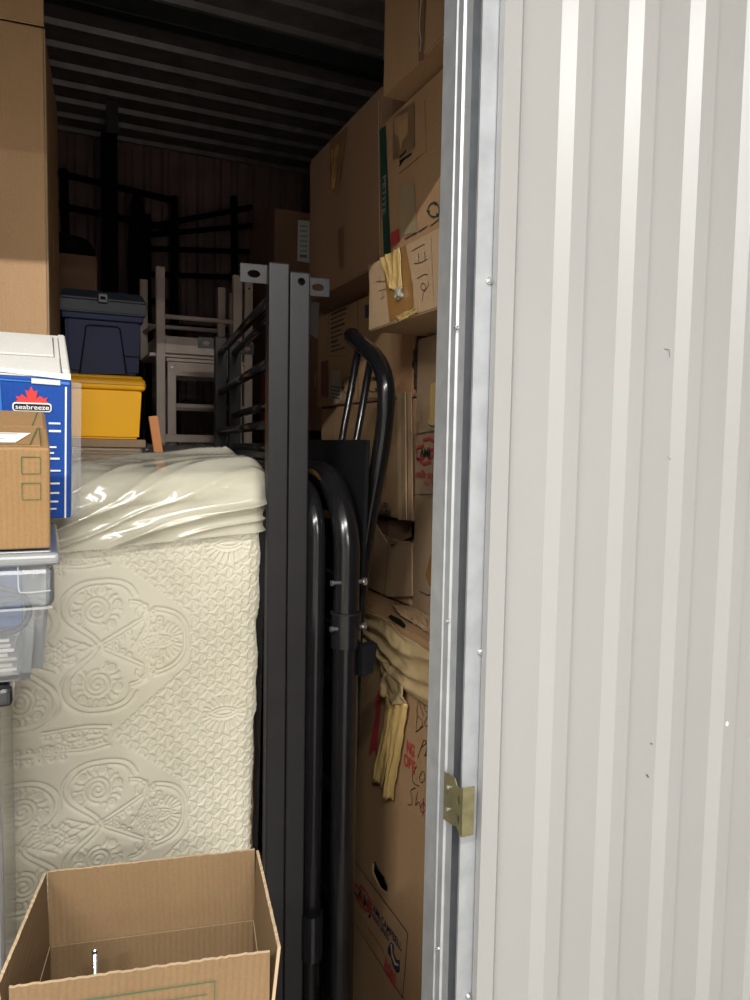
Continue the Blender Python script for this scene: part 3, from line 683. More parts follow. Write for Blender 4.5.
bm = BM(); bmesh.ops.create_cone(bm, cap_ends=True, segments=64, radius1=.0235, radius2=.0235, depth=.10, matrix=Matrix.Translation((.509, 1.424, .50)))
part('collar', bm, BLK, DD)
for (py) in (582, 628):
    w = PX(349, py, .562); zz = w.z
    bt = CC
    bm = BM(); tube(bm, [(.522, 1.372, zz), (.598, 1.372, zz)], .0042, 10)
    bmesh.ops.create_cone(bm, cap_ends=True, segments=6, radius1=.0085, radius2=.0085, depth=.007, matrix=Matrix.Translation((.596, 1.372, zz)) @ Matrix.Rotation(PI/2, 4, 'Y'))
    bmesh.ops.create_cone(bm, cap_ends=True, segments=12, radius1=.006, radius2=.006, depth=.006, matrix=Matrix.Translation((.525, 1.372, zz)) @ Matrix.Rotation(PI/2, 4, 'Y'))
    part('bolt', bm, STEEL, bt)
# leaning curved headboard with spindles (upper right)
X5 = .64
HB = root('curved_headboard', (X5, 1.52, .9), 'black curved tube headboard with thin spindles, leaning against the right cartons', 'headboard')
main = [(347, 336), (355, 341), (364, 347), (374, 355), (382, 368), (386, 384), (386.5, 402), (384, 430), (380, 458), (374, 490), (367, 530), (361, 575), (354, 640), (347, 710)]
mp = smoothpath([PX(px, py, X5) for px, py in main], 3)
ends = mp[-1]; mp.append(Vector((X5, ends.y+.16, .02)))
mp = [Vector((X5+.012*max(0, 1-i/20.), p.y, p.z)) for i, p in enumerate(mp)]
bm = BM(); tube(bm, mp, .0185, 20); part('main_tube', bm, BLK, HB, smooth=True)
bm = BM(); bmesh.ops.create_uvsphere(bm, u_segments=20, v_segments=12, radius=.0192, matrix=Matrix.Translation(mp[0])); part('end_cap', bm, BLKD, HB, smooth=True)
for a, b in (((359, 345), (331, 500)), ((371, 358), (346, 500))):
    bm = BM(); p = PX(*a, X5+.004); q_ = PX(*b, X5+.004); dd = (q_-p); tube(bm, [p, p+dd*((.44-p.z)/dd.z)], .0082, 12); part('spindle', bm, BLK, HB, smooth=True)
bm = BM(); box(bm, .63, .648, 1.60, 2.0, .42, .45, .004); part('lower_rail', bm, BLK, HB)
# black board behind
bm = BM(); a = PY(305, 440, 1.62); b = PY(367, 441, 1.62)
O = [(1.392, 1.562), (1.97, 1.562), (2.05, .002), (1.475, .002)]
lo = [bm.verts.new((.604, y, z)) for y, z in O]; hi = [bm.verts.new((.612, y, z)) for y, z in O]; bm.faces.new(lo); bm.faces.new(hi)
for i in range(4): bm.faces.new((lo[i], lo[(i+1) % 4], hi[(i+1) % 4], hi[i]))
solo('black_board', bm, BLKD, (.608, 1.68, 0), 'flat black board standing upright behind the curved headboard', 'board')

# ================================================================== MATTRESS
XM0, XM1, ZM1, YM = -.88, .424, 1.490, 1.452
fx0, fx1, fz0, fz1 = -.13, XM1, .60, ZM1
res = .0018
us = np.concatenate([np.arange(XM0, fx0, .012), np.arange(fx0, fx1+1e-6, res)]); us[-1] = XM1
vs = np.concatenate([np.arange(0, fz0, .012), np.arange(fz0, fz1+1e-6, res)]); vs[-1] = ZM1
fu = np.arange(fx0, fx1+1e-6, res); fv = np.arange(fz0, fz1+1e-6, res)
D = np.full((len(fv), len(fu)), 9.)
def stamp(D, x, z, rad=.006):
    i = int((x-fx0)/res); j = int((z-fz0)/res); k = int(rad/res)+1
    i0, i1, j0, j1 = max(0, i-k), min(len(fu), i+k+1), max(0, j-k), min(len(fv), j+k+1)
    if i0 >= i1 or j0 >= j1: return
    d = np.hypot(fu[None, i0:i1]-x, fv[j0:j1, None]-z)
    np.minimum(D[j0:j1, i0:i1], d, out=D[j0:j1, i0:i1])
def stroke(D, P, mir=None, rad=.006):
    for (a, b) in zip(P, P[1:]):
        n = max(1, int(math.hypot(b[0]-a[0], b[1]-a[1])/.0012))
        for k in range(n): stamp(D, a[0]+(b[0]-a[0])*k/n, a[1]+(b[1]-a[1])*k/n, rad)
def sm2(P, it=3):
    for _ in range(it):
        q = [P[0]]
        for a, b in zip(P, P[1:]): q += [(a[0]*.75+b[0]*.25, a[1]*.75+b[1]*.25), (a[0]*.25+b[0]*.75, a[1]*.25+b[1]*.75)]
        q.append(P[-1]); P = q
    return P
# motif drawn about the eye axis, metres (x right, z up); eye centre at 0,0, mirrored in z
E0 = PY(160, 641, YM); PER = (E0-PY(160, 813, YM)).z
K = .00195          # metres per photo pixel on this face
def spiral(cx, cz, r0, r1, turns, a0=0, sg=1):
    n = int(40*turns); return [(cx+(r0+(r1-r0)*i/n)*math.cos(a0+sg*2*PI*turns*i/n), cz+(r0+(r1-r0)*i/n)*math.sin(a0+sg*2*PI*turns*i/n)) for i in range(n+1)]
half = []
px = lambda x, y: ((x/4.69-140+0.)*K, -(y/4.69-101)*K)   # zoom-2 coordinates relative to the eye
# s-vine
half.append(sm2([px(430, 170), px(330, 172), px(262, 210), px(222, 270), px(235, 345), px(300, 400), px(360, 440), px(392, 490)]))
half.append(sm2([px(440, 195), px(340, 196), px(285, 232), px(255, 285), px(270, 340), px(330, 390), px(390, 440), px(412, 490)]))
half.append(sm2([px(430, 170), px(500, 180), px(545, 215), px(560, 250)]))
half.append(sm2([px(440, 195), px(490, 205), px(520, 230), px(535, 262)]))
cx, cz = px(385, 305)
half.append(spiral(cx, cz, .003, .027, 2.6, 1.0, 1))
for k in range(15):
    a = -1.2+k*.36; r0, r1 = .030, .043
    ang = a; x0, z0 = cx+r0*math.cos(ang), cz+r0*math.sin(ang)
    if k % 3 == 1: half.append(spiral(cx+.038*math.cos(ang), cz+.038*math.sin(ang), .0062, .0062, 1)); half.append(spiral(cx+.038*math.cos(ang), cz+.038*math.sin(ang), .002, .002, 1))
    else: half.append(sm2([(x0, z0), (cx+.037*math.cos(ang+.1), cz+.037*math.sin(ang+.1)), (cx+r1*math.cos(ang+.02), cz+r1*math.sin(ang+.02))], 2))
# wing lobe
half.append(sm2([px(410, 470), px(500, 425), px(590, 372)])); half.append(sm2([px(405, 455), px(480, 415), px(580, 360)]))
half.append(sm2([px(530, 290), px(572, 296), px(604, 335), px(604, 395), px(570, 455), px(540, 492)]))
half.append(sm2([px(530, 275), px(585, 285), px(618, 335), px(616, 400), px(585, 455), px(560, 485)]))
for k in range(4): c = px(440+k*28, 455-k*20+12); half.append(spiral(c[0], c[1]-.006, .004, .004, 1))
# fan behind the wing
for k in range(7):
    a = 1.35-k*.38; c0 = px(545, 420); half.append(sm2([(c0[0]+.032*math.cos(a), c0[1]+.030*math.sin(a)), (c0[0]+.040*math.cos(a+.12), c0[1]+.038*math.sin(a+.12)), (c0[0]+.050*math.cos(a), c0[1]+.048*math.sin(a))], 2))
    half.append(spiral(c0[0]+.054*math.cos(a-.18), c0[1]+.050*math.sin(a-.18), .0048, .0048, 1))
# eye petals and big arc
for k in range(11):
    a = .15+k*.26; half.append(sm2([(.004+.026*math.cos(a), .013*math.sin(a)+.004), (.004+.034*math.cos(a+.1), .024*math.sin(a)+.004), (.004+.042*math.cos(a), .034*math.sin(a)+.004)], 2))
half.append(sm2([(.052, 0), (.050, .024), (.034, .046), (.010, .056), (-.006, .058)])); half.append(sm2([(.058, 0), (.057, .028), (.040, .053), (.012, .064), (-.008, .066)]))
half.append(sm2([(-.036, 0), (-.015, .010), (.010, .011), (.036, 0)])); half.append(sm2([(-.022, 0), (-.008, .0045), (.008, .0050), (.024, 0)]))
# left ray + half-phase scroll panel
half.append(sm2([px(250, 520), px(380, 465)])); half.append(sm2([px(225, 510), px(255, 480), px(330, 455)]))
for k in range(8):
    a = PI/2+.1+k*.3; c0 = px(190, 505); half.append(sm2([(c0[0]+.024*math.cos(a), c0[1]+.020*math.sin(a)), (c0[0]+.037*math.cos(a+.1), c0[1]+.034*math.sin(a+.1))], 1))
half.append(sm2([px(250, 500), px(200, 455), px(150, 460), px(100, 480)])); half.append(sm2([px(230, 505), px(195, 475), px(150, 480)]))
half.append([px(130, 490), px(130, 505)]); half.append([px(145, 490), px(145, 505)])
half2 = []   # panel between two figures (half a period up), also mirrored in z
pz = lambda x, y: ((x/4.69-140)*K, -(y/4.69-15)*K)
half2.append(sm2([pz(150, 35), pz(230, 30), pz(320, 25), pz(420, 40)])); half2.append(sm2([pz(150, 20), pz(260, 15), pz(330, 8), pz(440, 25)]))
half2.append(sm2([pz(300, 70), pz(340, 52), pz(390, 60), pz(420, 70)])); half2.append([pz(210, 60), pz(210, 70)]); half2.append([pz(228, 58), pz(228, 70)])
half2.append(sm2([pz(240, 70), pz(270, 55), pz(300, 62), pz(330, 70)]))
for k in range(6): half2.append(spiral(pz(170+k*46, 48)[0], pz(170+k*46, 48)[1], .0042, .0042, 1))
Dm = D
mot = []
for rep in range(-1, 4):
    zc = E0.z-PER*rep
    for H, dz in ((half, 0), (half2, PER/2)):
        for s in H:
            for sg in (1, -1):
                P = [(E0.x+x, zc+dz+sg*z) for x, z in s]; stroke(Dm, P)
                P = [(2*(E0.x-.180)-(E0.x+x), zc+dz+sg*z-.022) for x, z in s]      # mirrored column further left
                if P[0][0] < E0.x-.165: stroke(Dm, [q_ for q_ in P if q_[0] < E0.x-.150])
    for xo, zo in ((.135, PER*.5+.012),):                                 # small eye medallions in the scallop field
        for sg in (1, -1):
            for s in ([(-.036, 0), (-.015, .010), (.010, .011), (.036, 0)], [(-.022, 0), (-.008, .0045), (.008, .005), (.024, 0)]):
                stroke(Dm, [(E0.x+xo+x, zc+zo+sg*z) for x, z in sm2(s)])
            for k in range(10):
                a = .1+k*.33; stroke(Dm, [(E0.x+xo+.030*math.cos(a), zc+zo+sg*(.016*math.sin(a)+.003)), (E0.x+xo+.044*math.cos(a+.08), zc+zo+sg*(.032*math.sin(a)+.003))])
near = D < .0135
# region free of motif -> scallops
UU, VV = np.meshgrid(fu, fv)
mask = np.zeros_like(D, bool)
relz = ((VV-E0.z+PER*8) % PER); relz = np.minimum(relz, PER-relz)          # distance to the eye row
bound = E0.x+.062-.155*np.clip((relz-.050)/(PER/2-.050), 0, 1)
mask = (UU > bound) & (D > .0055)
xo, zo = .135, PER*.5+.012
rz2 = ((VV-(E0.z+zo)+PER*8+PER/2) % PER)-PER/2
mask &= ~((((UU-E0.x-xo)/.050)**2+(rz2/.040)**2) < 1)
s_ = .0335; ph = np.floor((VV)/(s_*.5)).astype(int)
D2 = np.full_like(D, 9.)
for off in (0, 1):
    gx = ((UU+off*s_/2) % s_)-s_/2; gz = ((VV+off*s_/2*.94) % (s_*.94))-s_*.47
    r = np.hypot(gx, gz); a = np.arctan2(gz, gx)
    ring = np.abs(r-.0118-.0012*np.cos(3*a))
    ring = np.where((a < 2.75) & (a > -2.0), ring, 9)
    D2 = np.minimum(D2, ring)
    for c_ in (-1, 1):
        sp = np.hypot(gx-.0005, gz-c_*.0036); D2 = np.minimum(D2, np.where(gx*1 > -.006, np.abs(sp-.0032), 9))
Hf = -.0044*np.exp(-(D/.0019)**2)+.0016*np.clip(D/.006, 0, 1)
Hf = Hf+np.where(mask, -.0034*np.exp(-(D2/.0018)**2)+.0008*np.clip(D2/.005, 0, 1), .0004)
H = np.zeros((len(vs), len(us)))
off_i = len(us)-len(fu); off_j = len(vs)-len(fv)
H[off_j:, off_i:] = Hf
U, V = np.meshgrid(us, vs)
def edge_round(d, R): t = np.clip(1-d/R, 0, 1); return R*(1-np.sqrt(np.clip(1-t*t, 0, 1)))
Rr = .055
dx = np.minimum(U-XM0, XM1-U); dz = np.minimum(V, ZM1-V)
tt = np.clip(1-np.minimum(dx, 9)/Rr, 0, 1)**2+np.clip(1-np.minimum(dz, 9)/Rr, 0, 1)**2
rounding = Rr*(1-np.sqrt(np.clip(1-np.clip(tt, 0, 1), 0, 1)))
wob = .006*np.sin(U*7+1)*np.sin(V*5)+.004*np.sin(U*17+V*9)+.003*np.sin(V*23-U*14)
Yv = YM+rounding-H*(1-np.clip(tt, 0, 1))+wob*.6
Xv = U-.020*np.clip((ZM1-V)/.9, 0, 1)*np.clip((U-0)/.4, 0, 1)
nv, nu = U.shape
co = np.stack([Xv, Yv, V], -1).reshape(-1, 3)
idx = np.arange(nv*nu).reshape(nv, nu)
faces = np.stack([idx[:-1, :-1], idx[:-1, 1:], idx[1:, 1:], idx[1:, :-1]], -1).reshape(-1, 4)
# back & sides: boundary loop swept back
loop = np.concatenate([idx[0, :], idx[1:, -1], idx[-1, -2::-1], idx[-2:0:-1, 0]])
n = len(loop); base = len(co); extra = []; TH = .235
cyc = co[loop]; cen = np.array([(XM0+XM1)/2, 0, ZM1/2])
for yy, inset in ((YM+Rr, 0), (YM+TH-Rr, 0), (YM+TH-.02, .014), (YM+TH, .05)):
    c = cyc.copy(); c[:, 1] = yy
    dirv = cen-c; dirv[:, 1] = 0
    c[:, 0] += np.sign(dirv[:, 0])*np.minimum(inset, 1)*(np.abs(dirv[:, 0]) > .6*(XM1-XM0)/2*.99); c[:, 2] += np.sign(dirv[:, 2])*inset*(np.abs(dirv[:, 2]) > .49*ZM1)
    extra.append(c)
co = np.concatenate([co]+extra)
F4 = [faces]
prev = loop
for k in range(4):
    cur = base+k*n+np.arange(n)
    F4.append(np.stack([prev, np.roll(prev, -1), np.roll(cur, -1), cur], -1)[:, ::-1]); prev = cur
faces = np.concatenate(F4)
me = bpy.data.meshes.new('mattress'); me.vertices.add(len(co)); me.vertices.foreach_set('co', (co-np.array([0, YM+.12, 0])).ravel())
ncap = 1
me.loops.add(len(faces)*4+n); me.polygons.add(len(faces)+1)
li = np.concatenate([faces.ravel(), prev]); me.loops.foreach_set('vertex_index', li.astype(np.int32))
me.polygons.foreach_set('loop_start', np.concatenate([np.arange(len(faces))*4, [len(faces)*4]]).astype(np.int32))
me.update(calc_edges=True); me.validate(); me.polygons.foreach_set('use_smooth', np.ones(len(me.polygons), bool)); me.materials.append(MATT)
o = bpy.data.objects.new('mattress', me); COL.objects.link(o); o.location = (0, YM+.12, 0)
tag(o, 'cream quilted mattress with swirling embroidery standing on edge in clear plastic', 'mattress')
mt = Thing(o, Matrix.Translation((0, YM+.12, 0)))
# plastic cover, front sheet
def grid_mesh(nu, nv, f, mat, name, th, smooth=True, thick=0):
    b = BM(); g = [[b.verts.new(f(i/nu, j/nv)) for j in range(nv+1)] for i in range(nu+1)]
    for i in range(nu):
        for j in range(nv): b.faces.new((g[i][j], g[i+1][j], g[i+1][j+1], g[i][j+1]))
    return part(name, b, mat, th, smooth=smooth)
def ffront(s, v):
    x = -.30+(.705)*s; z = .35+(1.425-.35)*v
    bul = .010*math.sin(x*11+z*3)*.4+.004*nz((x*9, z*5, 1.))+.0025*nz((x*30+z*14, z*9, 4.))
    y = YM-.011-abs(bul)
    d = XM1-x
    if d < .06: t_ = 1-d/.06; y += .06*(1-math.sqrt(max(0, 1-t_*t_)))
    x -= .016*max(0, min(1, (ZM1-z)/.9))*max(0, min(1, x/.4))-.006
    return (x, y, z)
grid_mesh(90, 110, ffront, FILM, 'plastic_cover', mt)
# bunched top of the bag, folds running diagonally down to the left
def ridge(a): return 1-abs(((a % 1.)*2)-1)
def ftop(s, v):
    x = -.30+.724*s
    # v 0..1: from front (z 1.36) up over the rounded top and back
    if v < .38: t_ = v/.38; y = YM-.018; z = 1.375+.065*t_-.05*(1-s)*(1-t_)
    elif v < .62: a = (v-.38)/.24*PI/2; y = YM-.018+.055*(1-math.cos(a)); z = 1.440+.056*math.sin(a)
    else: t_ = (v-.62)/.38; y = YM+.037+.195*t_; z = 1.496+.004*t_
    z += .020*max(0, min(1, (x-.05)/.25))*max(0, min(1, (v-.45)/.3))
    ph = v*3.0-x*3.4+.55*nz((x*2.2, v*1.6, 7.))
    fold = .015*ridge(ph)**3+.008*ridge(ph*1.9+.3+.5*nz((x*4, v*3, 3.)))**4+.003*abs(nz((x*9-v*7, v*9, 2.)))
    k_ = min(1, max(0, (v-.38)/.24)); y -= fold*(1-k_)*(.4+.6*min(1, v/.1)); z += fold*k_
    d = .424-x
    if d < .045: q_ = 1-d/.045; z -= .035*q_*q_*k_; y += .055*q_*q_*(1-k_)
    return (x, y, z)
grid_mesh(170, 90, ftop, FILMT, 'bunched_cover', mt)
# ================================================================== OPEN CARTON (bottom left)
A_, B_, C_, D_ = Vector((-.005, 1.110, 0)), Vector((.283, 1.055, 0)), Vector((.243, .834, 0)), Vector((-.045, .889, 0))   # BL, BR, FR, FL
zf, zb, fl = .822, .50, .110
ob = root('open_carton', ((A_.x+C_.x)/2, (A_.y+C_.y)/2, zb), 'open cardboard carton with flaps raised and a green printed frame, in front of the mattress', 'box')
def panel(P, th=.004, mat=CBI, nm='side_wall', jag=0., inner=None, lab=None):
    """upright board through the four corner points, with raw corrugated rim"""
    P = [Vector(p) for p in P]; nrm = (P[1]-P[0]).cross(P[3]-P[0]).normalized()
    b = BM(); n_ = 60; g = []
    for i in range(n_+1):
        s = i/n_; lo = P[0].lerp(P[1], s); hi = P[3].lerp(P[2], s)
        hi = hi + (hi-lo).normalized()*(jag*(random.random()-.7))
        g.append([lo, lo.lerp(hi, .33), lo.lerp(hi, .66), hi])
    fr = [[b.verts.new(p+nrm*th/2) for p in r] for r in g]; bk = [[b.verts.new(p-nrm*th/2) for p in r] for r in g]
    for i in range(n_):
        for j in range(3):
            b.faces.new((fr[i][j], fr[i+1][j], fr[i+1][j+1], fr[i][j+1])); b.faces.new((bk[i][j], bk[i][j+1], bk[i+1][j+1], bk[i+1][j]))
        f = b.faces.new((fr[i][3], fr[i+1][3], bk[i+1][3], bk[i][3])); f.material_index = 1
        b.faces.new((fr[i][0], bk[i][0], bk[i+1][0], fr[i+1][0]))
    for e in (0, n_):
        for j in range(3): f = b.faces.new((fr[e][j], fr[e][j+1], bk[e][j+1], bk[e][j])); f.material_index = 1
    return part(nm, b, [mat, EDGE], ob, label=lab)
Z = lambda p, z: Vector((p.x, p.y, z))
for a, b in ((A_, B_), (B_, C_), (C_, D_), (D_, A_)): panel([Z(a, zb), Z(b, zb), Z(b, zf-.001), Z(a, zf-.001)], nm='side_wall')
n1 = Vector((.19, .98, 0))
panel([Z(A_, zf), Z(B_, zf), Z(B_, zf+fl)+n1*.003, Z(A_, zf+fl)+n1*.003], nm='back_flap', jag=.0015)
panel([Z(D_, zf), Z(C_, zf), Z(C_, zf+fl)-n1*.004, Z(D_, zf+fl)-n1*.004], nm='front_flap', jag=.0018)
e1 = Vector((.98, -.19, 0))
panel([Z(B_, zf)+e1*.001, Z(C_, zf)+e1*.001, Z(C_, zf+fl)+e1*.012, Z(B_, zf+fl)+e1*.004], nm='right_flap', jag=.0015)
panel([Z(A_, zf)-e1*.001, Z(D_, zf)-e1*.001, Z(D_, zf+fl)-e1*.014, Z(A_, zf+fl)-e1*.004], nm='left_flap', jag=.0015)
bm = BM(); q4 = [Z(p, zb) for p in (A_, B_, C_, D_)]; lo = [bm.verts.new(p) for p in q4]; hi = [bm.verts.new(p+Vector((0, 0, .004))) for p in q4]; bm.faces.new(lo); bm.faces.new(hi)
for i in range(4): bm.faces.new((lo[i], lo[(i+1) % 4], hi[(i+1) % 4], hi[i]))
part('bottom', bm, CBI, ob)
# crease line + green frame printed on the front flap
def FP(s, z): return Z(D_.lerp(C_, s), z)-n1*.0065
bm = BM(); fr = [FP(.28, zf-.12), FP(.28, zf+.058), FP(.80, zf+.058), FP(.80, zf-.12)]
ribbon(bm, [FP(.20, zf+.0+.083), FP(.775, zf+.083), FP(.775, zf-.05)], .0016, -n1, .0006); ribbon(bm, [FP(.20, zf+.083), FP(.20, zf-.05)], .0016, -n1, .0006)
for k in range(3): ribbon(bm, [FP(.45 if k == 0 else .33, zf+.068-.012*k), FP(.745, zf+.068-.012*k)], .0011, -n1, .0006)
part('printed_frame', bm, GRNI, ob)
rp = PZ(95, 951, .845)
bm = BM(); tube(bm, [Vector((rp.x, rp.y, zb+.004)), rp], .0035, 12); bmesh.ops.create_uvsphere(bm, u_segments=12, v_segments=8, radius=.0045, matrix=Matrix.Translation(rp))
solo('metal_rod', bm, STEEL, (rp.x, rp.y, zb+.004), 'thin steel rod standing inside the open carton', 'rod', smooth=True)
carton('plain closed carton directly beneath the open carton with raised flaps', -.06, .28, .86, 1.10, .0, .497, CB, seed=61, name='closed_carton', rz=-.19)

# ================================================================== LEFT STACK
# drawer tower (dark rim top, smoky film sides)
tw = root('drawer_tower', (-.25, 1.2, 0), 'smoky plastic storage tower with glossy black rim, beneath the clear bin', 'storage tower')
xr = -.046
bm = BM(); box(bm, -.47, xr+.004, 1.035, 1.41, 1.205, 1.233, .008, 3); part('top_rim', bm, BLKG, tw)
bm = BM(); box(bm, -.465, xr-.012, 1.045, 1.40, .02, 1.203, .01, 3); part('plastic_body', bm, TOWP, tw)
bm = BM(); box(bm, -.44, xr-.04, 1.07, 1.38, .03, 1.19, .006); part('drawer_stack', bm, simple('drawer_grey', (.35, .35, .36), .5), tw)
bm = BM(); box(bm, -.47, xr-.008, 1.04, 1.405, 0, .02, .004); part('base', bm, BLKG, tw)
# clear bin
bn = root('clear_bin', (-.2, 1.19, 1.236), 'translucent plastic bin with papers and cable inside, beneath the brown box with green squares', 'storage bin')
def tapered(bm, x0, x1, y0, y1, z0, z1, tp, bev=.012, open_top=True, th=.0025):
    """tapered tub; the top is larger by tp on each side"""
    b = BM(); lo = [(x0+tp, y0+tp), (x1-tp, y0+tp), (x1-tp, y1-tp), (x0+tp, y1-tp)]; hi = [(x0, y0), (x1, y0), (x1, y1), (x0, y1)]
    a = [b.verts.new((*p, z0)) for p in lo]; c = [b.verts.new((*p, z1)) for p in hi]
    b.faces.new(a[::-1]); ve = []
    for i in range(4): b.faces.new((a[i], a[(i+1) % 4], c[(i+1) % 4], c[i]))
    if not open_top: b.faces.new(c)
    es = [e for e in b.edges if abs(e.verts[0].co.z-e.verts[1].co.z) > (z1-z0)*.5 or (e.verts[0].co.z < z0+1e-4 and e.verts[1].co.z < z0+1e-4)]
    bmesh.ops.bevel(b, geom=es, offset=bev, segments=4, affect='EDGES')
    me = bpy.data.meshes.new('t'); b.to_mesh(me); b.free(); bm.from_mesh(me); bpy.data.meshes.remove(me); return bm
bm = tapered(BM(), -.47, .006, 1.012, 1.358, 1.238, 1.395, .014, .014)
part('tub', bm, BINP, bn)
# stepped shoulder and handle panel
bm = BM(); box(bm, -.475, .0085, 1.008, 1.362, 1.338, 1.392, .010, 3)
for f in [f for f in bm.faces if abs(f.normal.z) > .9 and f.calc_area() > .05]: bm.faces.remove(f)
part('shoulder', bm, BINP, bn)
bm = BM()
ribbon(bm, [(-.48, 1.0055, 1.338), (.0, 1.0055, 1.3385), (.006, 1.008, 1.339)], .003, NY, .0005); ribbon(bm, smoothpath([(-.033, 1.006, 1.393), (-.033, 1.006, 1.362), (-.029, 1.006, 1.359), (.004, 1.006, 1.3605)], 2), .002, NY, .0015)
part('moulded_edge', bm, BINR, bn)
bm = BM(); box(bm, -.49, .016, .998, 1.372, 1.393, 1.409, .006, 3); part('lid', bm, BINR, bn, smooth=False)
bm = BM(); box(bm, -.47, .006, 1.012, 1.358, 1.405, 1.4105, .003, 2); part('lid_panel', bm, BINR, bn)
# contents
for k in range(9):
    bm = BM(); w = random.uniform(.28, .36); zz = 1.243+.0065*k
    rbox(bm, Vector((-.035-w/2+random.uniform(-.012, 0), 1.19, zz)), w, .27, .0048, Matrix.Rotation(random.uniform(-.03, .03), 3, 'Z'), .001)
    solo('paper_stack', bm, simple('paper_%d' % k, random.choice([(.75, .72, .66), (.66, .60, .50), (.80, .80, .78), (.55, .50, .45)]), .7), (-.2, 1.19, zz-.0024), 'thin stack of papers lying in the bottom of the clear bin', 'papers', 'papers in the clear bin')
bm = BM(); box(bm, -.30, -.030, 1.064, 1.076, 1.303, 1.388, .002); solo('blue_folder', bm, BLUEF, (-.16, 1.07, 1.303), 'blue folder seen upright through the wall of the clear bin', 'folder')
bm = BM(); tube(bm, smoothpath([(-.30, 1.04, 1.32), (-.12, 1.03, 1.375), (-.03, 1.03, 1.36), (-.018, 1.032, 1.325), (-.04, 1.034, 1.300), (-.10, 1.04, 1.303), (-.16, 1.05, 1.32), (-.10, 1.055, 1.335), (-.03, 1.05, 1.345)], 3), .0042, 10)
solo('power_cable', bm, CABLE, (-.1, 1.04, 1.298), 'dark coiled cable pressed against the front of the clear bin', 'cable', smooth=True)
# brown box with green squares
def tilted(name, base, rot, label):
    return root(name, base, label, 'box', rot=rot)
bx = tilted('brown_carton', (.0045, 1.013, 1.4125), (math.radians(15), 0, math.radians(1.5)), 'brown carton printed with two green squares, on the lid of the clear bin')
W_, Dp, Hh = .36, .19, .132
bm = BM(); box(bm, -W_, 0, 0, Dp, 0, Hh, .003, 3); part('carton_body', bm, CBX, bx, world=False)
def FQ(u, v): return Vector((u, -.0006, v))   # front face, local
def px2front(px_, py_): return (px_-49.5)*.00109, (550-py_)*.00128
bm = BM()
for (x0, y0, x1, y1) in ((20.5, 455.5, 39.5, 472), (20.5, 481.5, 39.5, 498)):
    c = [px2front(x0, y0), px2front(x1, y0), px2front(x1, y1), px2front(x0, y1)]
    ribbon(bm, [FQ(*p) for p in c+[c[0]]], .0011, NY, .0003)
part('printed_square', bm, GRNI, bx, world=False)
bm = BM(); box(bm, -W_+.004, -.010, .006, .094, Hh, Hh+.0018, .0006); part('top_flap', bm, CBX, bx, world=False)
bm = BM(); box(bm, -W_+.004, -.004, .097, Dp-.004, Hh, Hh+.0022, .0006); part('top_flap', bm, CBX, bx, world=False)
bm = BM(); poly(bm, [(-.16, .012, Hh), (-.038, .015, Hh), (-.020, .062, Hh), (-.15, .062, Hh)], (0, 0, 1), .0026); part('paper_label', bm, PAPER, bx, world=False)
bm = BM(); ribbon(bm, [(-.010, .012, Hh), (-.010, .092, Hh)], .0012, (0, 0, 1), .003); ribbon(bm, [(-.022, .006, Hh), (-.012, .088, Hh)], .0012, (0, 0, 1), .003); ribbon(bm, [(-.30, .006, Hh), (-.022, .006, Hh)], .0012, (0, 0, 1), .003); ribbon(bm, [(-.018, .100, Hh), (-.010, .18, Hh)], .0012, (0, 0, 1), .003)
part('printed_line', bm, GRNI, bx, world=False)
bm = BM()
for a, b, yy in ((-.14, -.10, .03), (-.09, -.05, .03), (-.13, -.035, .055)): ribbon(bm, [(a, yy, Hh), (b, yy, Hh)], .003, (0, 0, 1), .0030)
part('printed_lines', bm, simple('faint_ink', (.35, .35, .35), .6), bx, world=False)
bm = BM(); ribbon(bm, [(0, .008, .02), (0, .012, .12)], .006, (1, 0, 0), .0006); part('worn_edge', bm, EDGE, bx, world=False)
# seabreeze box
sb = tilted('appliance_box', (.0375, 1.318, 1.421), (math.radians(19.5), 0, math.radians(.3)), 'blue and white heater box with red maple leaf, behind the brown box')
W_, Dp, Hh = .42, .285, .238
bm = BM(); box(bm, -W_, 0, 0, Dp, 0, Hh, .003, 3); part('box_body', bm, CBB, sb, world=False)
def f2(px_, py_): return Vector(((px_-72)*.00146, 0, Hh-(py_-376)*.00168))
def FL(bm, pts, off=.0012): poly(bm, [f2(*p) for p in pts], NY, off)
z8 = lambda x, y: (x/8.333, 330+y/8.333)
bm = BM(); FL(bm, [z8(*p) for p in [(-40, 350), (600, 395), (598, 380), (598, 350), (-40, 320)]], .001); part('white_border', bm, WHT, sb, world=False)
bm = BM(); FL(bm, [(-60, 379), (34, 381), (34, 380), (-60, 376.5)], .0014); FL(bm, [(61, 381.5), (70.5, 382), (70.5, 379.5), (61, 379)], .0014); part('light_blue_band', bm, LBL, sb, world=False)
bm = BM(); FL(bm, [(34, 377), (61.5, 378), (61.5, 382.6), (34, 381.8)], .0018); part('sticker', bm, PAPER, sb, world=False)
bm = BM(); FL(bm, [(66.2, 384), (68, 384), (67, 517), (65.2, 517)], .0012); part('white_border', bm, WHT, sb, world=False)
bm = BM(); FL(bm, [(-60, 382), (5, 382), (6, 412), (-60, 412)], .0010); part('picture_panel', bm, LBL, sb, world=False)
leaf = [(165, 590), (160, 575), (172, 568), (157, 535), (190, 540), (203, 517), (225, 535), (250, 550), (233, 487), (262, 495), (281, 455), (300, 495), (333, 487), (318, 550), (345, 530), (367, 535), (375, 548), (408, 538), (398, 568), (412, 575), (405, 592)]
bm = BM(); FL(bm, [z8(*p) for p in leaf], .0016); part('maple_leaf', bm, simple('bright_red', (.70, .06, .05), .5), sb, world=False)
